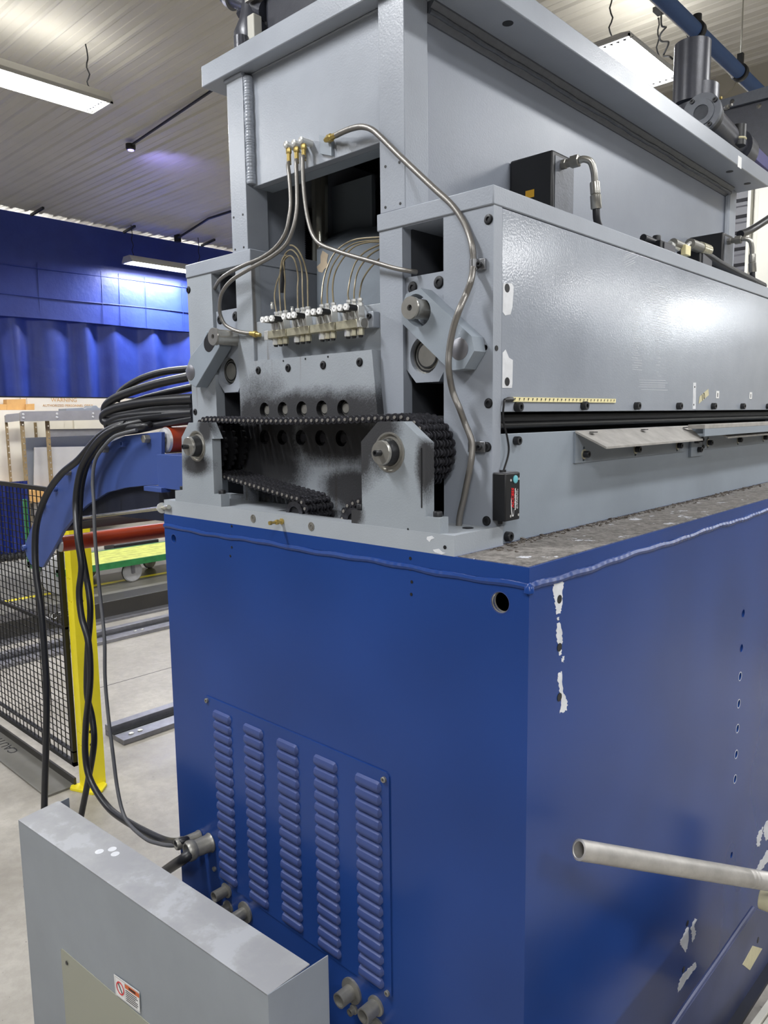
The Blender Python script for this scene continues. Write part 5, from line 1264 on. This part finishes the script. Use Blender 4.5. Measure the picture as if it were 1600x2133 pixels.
ER = at(684, 1990, 'z', ZG); n2 = (ER-FRp).normalized()
slabq([FRp+Vector((.0015, 0, .0)), ER, dn(ER), dn(FRp)], (1, -.05, 0), .003, 'end_sheet', 'guard', gd, .001)
EL = at(143, 1660, 'z', ZG+.0)
slabq([FLp+Vector((-.0002, 0, -.004)), EL-Vector((0, 0, .002)), dn(EL), dn(FLp)], (-1, 0, 0), .003, 'end_sheet', 'guard', gd)
for (px, py, r1, r2) in ((207, 1774, 8, 5), (234, 1769, 8, 6), (240, 1779, 8, 6)):
    c = at(px, py, 'z', ZG); b = MB(); b.lathe([(.012, 0), (.012, .0006)], c, (0, 0, 1), 20); b.build('bare_spot', 'chip', gd, smooth=False)
pf = FLp+nf*.0005; uf = (FRp-FLp).normalized()
def G3(px, py, off=0.0): return atp(px, py, FLp+nf*off, nf)
# clear window and its frame shadow lines
q = [G3(126, 1974, .002), G3(132, 1972, .002)]
z1 = q[0].z; xl_ = q[0]; 
wlen = .86
W0 = Vector((xl_.x, xl_.y, z1)); W1_ = W0+uf*wlen
win = slabq([W0+Vector((0, 0, -.006)), W0+uf*.008, W1_, W1_-Vector((0, 0, .42)), W0-Vector((0, 0, .42))], nf, .003, 'window_sheet', 'plexi', gd)
cc = G3(139, 2006, .003)
MB().lathe([(.006, 0), (.006, .0012), (.003, .0014)], cc, nf, 16).build('window_screw', 'black_metal', win)
a = G3(165, 2040, .001)
for off, w_ in ((.0, .012), ): pass
# warning sticker
S = [G3(237, 2029, .0032), G3(290, 2067, .0032), G3(292, 2111, .0032), G3(241, 2072, .0032)]
st = slabq(S, nf, .0006, 'warning_sticker', 'textwhite', gd)
so, su = S[3], (S[1]-S[0]); sw_ = su.length; su.normalize(); sh_ = (S[0]-S[3]).length; sv = Vector((0, 0, 1))
def sp(u, v, off=.0006): return so+su*(u*sw_)+sv*(v*sh_)+nf*off
def srect(u0, u1, v0, v1, mat, nm): return slabq([sp(u0, v0), sp(u1, v0), sp(u1, v1), sp(u0, v1)], nf, .0004, nm, mat, st)
srect(.42, .97, .72, .92, 'orange', 'header_bar')
lettering('lettering', 'WARNING', sh_*.15, sp(.70, .82, .001), su, sv, 'textblack', st, .0002, sx=.75, bold=.0003)
for i, wd in enumerate((.9, .97, .8, .95, .97, .9)): srect(.44, .44+.53*(wd-.1), .60-i*.095, .635-i*.095, 'textblack', 'print_line')
cc = sp(.22, .52, .0008); b = MB(); b.lathe([(sh_*.25, 0), (sh_*.25, .0004), (sh_*.31, .0004), (sh_*.31, 0)], cc, nf, 28, cap=False); b.build('prohibition_ring', 'textred', st, smooth=False)
b = MB(); d1_ = (su*.6-sv*.8); b.obox(cc+nf*.0002, d1_*sh_*.26, d1_.cross(nf)*sh_*.03, nf*.0002); b.build('prohibition_bar', 'textblack', st, smooth=False)
b = MB()
for (u0, u1, v0, v1) in ((.03, .97, .035, .045), (.03, .97, .955, .965), (.03, .036, .035, .965), (.964, .97, .035, .965), (.40, .406, .1, .9)):
    q_ = [sp(u0, v0), sp(u1, v0), sp(u1, v1), sp(u0, v1)]; b.poly([tuple(x) for x in q_], [(0, 1, 2, 3)])
b.build('border_line', 'textblack', st, smooth=False)

# ================================================================== RIGHT FOREGROUND: PIPE AND CHANNEL
pa, pb_ = atd(1205, 1770, 1.42), atd(1680, 1849, 1.66)
pp = thing('aluminium_pipe', 'dull aluminium pipe end reaching in from the right past the blue cabinet', 'pipe', pb_)
d = (pb_-pa).normalized(); Lp = (pb_-pa).length; R0 = .0197
gpos = (atd(1552, 1828, 1.6)-pa).dot(d)
prof = [(R0*.74, .05), (R0*.74, .001), (R0*.82, 0), (R0, .001)]
for gz in (gpos-.006, gpos+.007, gpos+.018): prof += [(R0, gz-.003), (R0*.955, gz-.001), (R0*.955, gz+.001), (R0, gz+.003)]
prof += [(R0, Lp+.3)]
MB().lathe(prof, pa, d, 40).build('pipe_tube', 'alu', pp)
MB().lathe([(R0*.73, 0), (R0*.73, .002)], pa+d*.049, d, 24).build('bore_end', 'black', pp)
# sloping channel beside the cabinet, its end block holding the pipe
XA = .16
def C3(px, py, x=XA): return at(px, py, 'x', x)
chn = thing('steel_channel', 'sloping dark blue steel channel with a square of tape at lower right', 'channel', C3(1500, 2100))
n_ = Vector((-1, 0, 0))
q = [C3(1576, 1893), C3(1640, 1916), C3(1640, 1990), C3(1470, 2230), C3(1345, 2230)]
b = MB(); v2 = [(p.y, p.z) for p in q]
b.prism(v2, 'x', XA-.012, XA); b.build('channel_web', 'channel', chn, smooth=False, bevel=.0015)
e0_, e1_ = C3(1574, 1893), C3(1345, 2230)
pts, rs = bead(e0_+Vector((-.006, 0, 0)), e1_+Vector((-.006, 0, 0)), .006, 60, 12)
MB().tube(pts, rs, 8).build('weld_bead', 'channel', chn)
f0, f1 = C3(1640, 1945), C3(1452, 2230)
dd = (f1-f0).normalized(); up_ = Vector((0, dd.z, -dd.y)); 
if up_.z < 0: up_ = -up_
MB().obox((f0+f1)/2+Vector((.010, 0, 0))-up_*.004, (f1-f0)/2, up_*.006, (.014, 0, 0)).build('channel_lip', 'darkblue', chn, smooth=False)
tq = [C3(1568, 1970, XA+.0006), C3(1588, 1976, XA+.0006), C3(1562, 2021, XA+.0006), C3(1547, 2009, XA+.0006)]
MB().prism([(p.y, p.z) for p in tq], 'x', XA+.0002, XA+.0009).build('tape_square', 'tape', chn, smooth=False)
MB().lathe([(.0085, 0), (.0085, .0008)], C3(1579, 1958), (1, 0, 0), 20).build('bolt_hole', 'black', chn)
hb = atd(1616, 1880, 1.66)
MB().prism(circ(hb.y, hb.z, .026, 28), 'x', hb.x-.03, hb.x+.03).build('saddle_roller', 'tape', chn, bevel=.003)
MB().obox(C3(1640, 1960)+Vector((.0, 0, 0)), (.03, 0, 0), (0, .02, 0), (0, 0, .30)).build('arm_post', 'channel', chn, smooth=False)
MB().box(XA-.05, XA+.2, C3(1640, 1960).y-.06, C3(1640, 1960).y+.06, FZ, FZ+.012).build('post_foot', 'channel', chn, smooth=False)
# bundle of white ribbed profiles lying in the corner
t = thing('profile_bundle', 'stack of white ribbed profiles in the bottom right corner', 'profile stack', (.45, .35, FZ))
a0 = at(1640, 2055, 'x', .30); 
a, c = at(1556, 2133, 'x', .26), at(1600, 2073, 'x', .26)
dv = (c-a).normalized(); nv = Vector((0, -dv.z, dv.y)); nv = nv if nv.z > 0 else -nv
for i in range(7):
    p0_ = a-dv*.12+Vector((.012+.018*i, 0, 0)); p1_ = c+dv*.14+Vector((.012+.018*i, 0, 0))
    MB().obox((p0_+p1_)/2-nv*.03-nv*.004*(i % 2), (p1_-p0_)/2, nv*.03, (.0078, 0, 0)).build('ribbed_profile', 'white_trim', t, smooth=False, bevel=.0015)
MB().box(.27, .42, min(a.y, c.y)-.1, max(a.y, c.y)+.15, FZ, min(a.z, c.z)-.2).build('bundle_support', 'dark_beam', t, smooth=False)

# ================================================================== ON TOP OF THE COVER
def valve_block(y0, label, x0=-.432, x1=-.3035, zt=2.2555):
    t = thing('hydraulic_block', label, 'hydraulic block', (x0, y0, 2.056), 'black hydraulic blocks')
    MB().box(x0+.0015, x1, y0, y0+.107, 2.0565, zt).build('block_body', 'black', t, bevel=.006)
    MB().box(x1-.0005, x1+.0012, y0+.012, y0+.105, 2.06, zt-.012).build('block_side', 'motor_grey', t, smooth=False)
    pf_ = Vector((x1, y0+.045, zt-.028))
    b = MB(); b.lathe([(.012, 0), (.012, .012), (.010, .013), (.010, .026), (.015, .027), (.015, .048), (.011, .050)], pf_, (1, 0, 0), 6)
    b.build('swivel_nut', 'steel_dark', t, smooth=False)
    c0 = pf_+Vector((.05, 0, 0)); P = [c0, c0+Vector((.012, .002, .0)), c0+Vector((.026, .008, -.008)), c0+Vector((.032, .014, -.03)), c0+Vector((.033, .018, -.055))]
    MB().tube(P, .0085, 10, 6).build('elbow_tube', 'steel', t)
    dn_ = Vector((.03, .12, -1)).normalized(); e = P[-1]
    MB().lathe([(.0115, 0), (.0125, .004), (.0125, .028), (.011, .029), (.0135, .032), (.0135, .062), (.012, .064)], e, dn_, 16).build('crimp_ferrule', 'steel', t)
    P = [e+dn_*.06, e+dn_*.09, e+dn_*.12+Vector((0, .02, 0)), e+dn_*.13+Vector((-.02, .07, -.02)), Vector((-.30, y0+.27, 2.052))]
    MB().tube(P, .0095, 10, 6).build('hydraulic_hose', 'rubber', t)
    return t
v1 = valve_block(.5714, 'nearer black hydraulic block with a yellow label and hose elbow')
q1, q2 = at(1095, 414, 'y', .5712), at(1113, 394, 'y', .5712); MB().box(q1.x, q2.x, .5703, .5714, q1.z, q2.z).build('yellow_label', 'yellow_label', v1, smooth=False)
valve_block(1.7815, 'farther black hydraulic block near the rear post')
b = MB()
for i in range(60):
    a_ = rnd.uniform(0, 6.28); r_ = rnd.uniform(0, .05); b.lathe([(.001, 0), (.006, .002), (.002, .006)], (-.235+r_*.4*math.cos(a_), .83+r_*math.sin(a_)*1.4, 2.055), (0, 0, 1), 5)
tag(b.build('sealant_crumbs', 'chip', smooth=False, kind='stuff'), 'whitish sealant crumbs on the cover edge below the near hose', 'debris')
# manifold of hoses and green clamps further along
def T3(px, py, x=-.23): return at(px, py, 'x', x)
mt_ = thing('hydraulic_manifold', 'low dark green clamp blocks and hose fittings lying on the cover top', 'hydraulic fittings', (-.25, 1.45, 2.056))
for (x0, y0, x1, y1) in ((1364, 502, 1392, 524), (1448, 512, 1481, 548)):
    a, c = T3(x0, y0), T3(x1, y1); dy = .10
    MB().box(-.30, -.225, a.y+.03, a.y+.03+dy, 2.0565, max(a.z, 2.10)).build('clamp_block', 'black', mt_, bevel=.002)
    MB().box(-.2248, -.222, a.y+.05, a.y+.03+dy, 2.0565, max(a.z, 2.10)-.004).build('green_edge', 'door_grey', mt_, smooth=False)
a = T3(1367, 500); MB().screw((a.x-.02, a.y+.05, 2.10), (0, 0, 1), .012, .02).build('cap_screw', 'black_metal', mt_)
for (p0_, p1_, r_, mt2) in (((1395, 508), (1412, 518), .009, 'zinc'), ((1402, 506), (1420, 514), .014, 'steel_dark'), ((1425, 518), (1438, 506), .0065, 'zinc'), ((1437, 508), (1462, 518), .017, 'steel_dark'), ((1458, 516), (1474, 522), .019, 'yzinc')):
    MB().cyl(T3(*p0_), T3(*p1_), r_, 14).build('hose_fitting', mt2, mt_)
a = T3(1429, 520, -.215); MB().box(a.x-.008, a.x+.008, a.y-.02, a.y+.02, a.z-.018, a.z+.012).build('cream_block', 'ledstrip', mt_, bevel=.002)
def TH(wp, r, label, x=-.22, mat='rubber', name='hydraulic_hose'):
    P = [at(px, py, 'x', xx) for px, py, xx in wp]
    return tag(MB().tube(P, r, 10, 6).build(name, mat), label, 'hose')
TH([(1455, 524, -.235), (1475, 534, -.23), (1500, 550, -.225), (1530, 566, -.22), (1560, 581, -.22), (1590, 596, -.22)], .0135, 'black hose running along the cover edge towards the far end')
TH([(1340, 495, -.25), (1362, 505, -.25), (1385, 517, -.25)], .0105, 'short grey-black hose before the first green clamp')
TH([(1542, 488, -.47), (1560, 481, -.47), (1585, 466, -.45), (1615, 446, -.43)], .017, 'black hose leaving right past the rear post')
# ================================================================== ON TOP OF THE BEAM
m1 = thing('screw_jack_motor', 'dark cylindrical motor with flange and gearbox on the far end of the top beam', 'motor', (-.5, 1.9, 2.565))
def M3(px, py, x=-.45): return at(px, py, 'x', x)
c = (M3(1405, 130)+M3(1476, 130))/2; 
wv = (at(1476, 130, 'x', -.45)-at(1404, 130, 'x', -.45)); 
dep = (c-CAM).dot(AF); rM = 36/FPX*dep
ztop = at(1442, 72, 'x', -.45).z; ytop = c.y
MB().cyl((c.x, c.y, 2.74), (c.x, c.y, ztop-.03), rM, 40).build('motor_can', 'motor', m1)
cy = c.y+.03
MB().cyl((c.x+.01, cy, 2.60), (c.x+.01, cy, at(1450, 190, 'x', -.45).z), rM*1.22, 32).build('motor_collar', 'motor', m1)
MB().box(c.x-.09, c.x+.09, cy-.08, cy+.25, 2.565, 2.66).build('gearbox_base', 'motor', m1, bevel=.01)
fc = at(1461, 235, 'x', -.36)
dB = Vector((-.06, 1, -.02)).normalized()
MB().lathe([(.066, 0), (.066, .018), (.045, .019), (.045, .004)], fc, dB, 32).build('round_flange', 'motor_grey', m1)
MB().lathe([(.066, 0), (.066, .002), (.046, .003), (.044, -.004), (.026, -.004), (.025, .0)], fc-dB*.002, dB, 32).build('flange_face', 'motor_grey', m1)
for an in (.6, 2.2, 3.8, 5.3): 
    u_ = dB.cross(Vector((0, 0, 1))).normalized(); v_ = u_.cross(dB)
    MB().screw(fc+u_*.055*math.cos(an)+v_*.055*math.sin(an)-dB*.002, -dB, .008, .006).build('flange_screw', 'black_metal', m1)
MB().cyl(fc+dB*.018, fc+dB*.06, .060, 28).build('black_ring', 'black_metal', m1)
MB().cyl(fc+dB*.06, fc+dB*.42, .050, 28).build('gearbox_barrel', 'motor', m1)
MB().cyl(fc+dB*.42, fc+dB*.52, .068, 28).build('rear_bell', 'motor', m1)
e = at(1538, 282, 'x', -.34); MB().cyl(e-Vector((0, 0, .04)), e+Vector((0, 0, .035)), .028, 20).build('filler_cap', 'black', m1)
MB().lathe([(.029, 0), (.031, .004), (.029, .008)], e-Vector((0, 0, .02)), (0, 0, 1), 20).build('cap_ring', 'tape', m1)
for px, py in ((1488, 212), (1510, 226)):
    MB().lathe([(.006, 0), (.009, .006), (.009, .016), (.005, .02), (.005, .034)], at(px, py, 'x', -.42), (1, -.4, .1), 8).build('brass_nipple', 'brass' if px < 1500 else 'steel_dark', m1)
MB().prism([(at(a, b, 'x', -.36).y, at(a, b, 'x', -.36).z) for a, b in ((1532, 293), (1570, 300), (1600, 330), (1602, 358), (1560, 322))], 'x', -.40, -.355).build('violet_base', 'purple', m1, bevel=.002)
bk = thing('mounting_bracket', 'dark steel bracket plate with bolt holes rising at the far end of the beam', 'bracket', (-.5, 2.6, 2.565))
q = [(1490, 215), (1640, 170), (1640, 372), (1596, 350), (1520, 300)]
yb_ = 2.75
v3 = [(at(a, b, 'y', yb_).x, at(a, b, 'y', yb_).z) for a, b in q]
hl = [(at(a, b, 'y', yb_).x, at(a, b, 'y', yb_).z) for a, b in ((1528, 214), (1581, 221))]
MB().prism(v3, 'y', yb_, yb_+.02, [circ(x, z, .011, 16) for x, z in hl]).build('bracket_plate', 'motor', bk, bevel=.002)
v4 = [(at(a, b, 'y', yb_-.001).x, at(a, b, 'y', yb_-.001).z) for a, b in ((1490, 215), (1640, 170), (1640, 196), (1494, 233))]
MB().prism(v4, 'y', yb_-.02, yb_-.001, [circ(x, z, .011, 16) for x, z in hl[:1]]).build('bracket_lip', 'motor_grey', bk)
MB().box(v3[0][0]-.0, v3[0][0]+.06, 2.20, yb_+.02, 2.566, 2.60).build('bracket_foot', 'motor', bk, smooth=False)
# left motor stack on the near end of the beam
m2 = thing('screw_jack', 'dark screw jack housing with white bar on the near end of the top beam', 'screw jack', (-1.0, .35, 2.565))
YJ = .34
def J(px, py, y=YJ): return at(px, py, 'y', y)
c = J(527, 42); MB().lathe([(.012, 0), (.045, .004), (.055, .03), (.058, .07), (.04, .11), (.03, .16)], c+Vector((.0, 0, -.11)) , (0, 0, 1), 20).build('lower_bell', 'motor', m2)
MB().cyl((c.x, c.y, 2.565), c+Vector((0, 0, -.08)), .03, 16).build('stem', 'motor', m2)
p0_, p1_ = J(487, 0), J(545, 22)
MB().cyl(J(470, -14), J(556, 22), .028, 24).build('cross_shaft', 'motor', m2)
MB().cyl(J(480, -6), J(488, -1), .031, 24).build('end_collar', 'steel', m2)
MB().box(J(548, 30).x, J(562, 30).x, YJ-.06, YJ-.03, 2.565, J(556, 8, YJ-.06).z).build('white_bar', 'white_trim', m2, bevel=.003)
MB().box(J(536, 10).x, J(590, 0).x, YJ-.045, YJ-.035, J(536, 18).z, J(536, -30).z).build('grey_plate', 'alu', m2, smooth=False)
MB().box(J(560, 10).x, J(700, 0).x, YJ-.02, YJ+.22, 2.565, 2.9).build('gearbox_body', 'motor', m2, bevel=.02)
o = MB().cyl((at(503, 90, 'y', .26).x, .26, 2.565), (at(503, 90, 'y', .26).x, .26, at(503, 78, 'y', .26).z), .022, 20).build('dowel_cap', 'motor'); tag(o, 'small dark round cap on the near left corner of the top beam', 'cap')
MB().lathe([(.014, 0), (.016, .01), (.012, .02)], J(508, 25), (-1, -.3, -.3), 6).build('hex_plug', 'motor', m2)

# overhead blue pipe with hangers
bp_ = thing('overhead_pipe', 'long blue overhead pipe with black hanger clamps at upper right', 'pipe', (-.86, 3.2, 3.5))
MB().cyl((-.86, 1.5, 3.5), (-.86, 5.19, 3.5), .034, 20).build('pipe_run', 'pipe_blue', bp_)
MB().cyl((-.889, 1.5, 3.478), (-.889, 5.19, 3.478), .004, 6).build('white_wire', 'textwhite', bp_)
for (px, py) in ((1452, 50), (1542, 145)):
    p = at(px, py, 'x', -.86)
    cl = MB().lathe([(.041, 0), (.046, .004), (.046, .032), (.041, .036)], (-.86, p.y-.02, 3.5), (0, 1, 0), 24).build('hanger_clamp', 'black', bp_)
    if px > 1500:
        MB().box(-.875, -.845, p.y-.015, p.y+.01, 3.54, 3.60).build('clamp_ear', 'black', cl, smooth=False)
        MB().cyl((-.86, p.y, 3.58), (-.86, p.y, CZ), .004, 8).build('hanger_rod', 'white_trim', bp_)
    else: MB().cyl((-.86, p.y, 3.54), (-.86, p.y, 3.575), .022, 14).build('pipe_coupling', 'black', bp_)
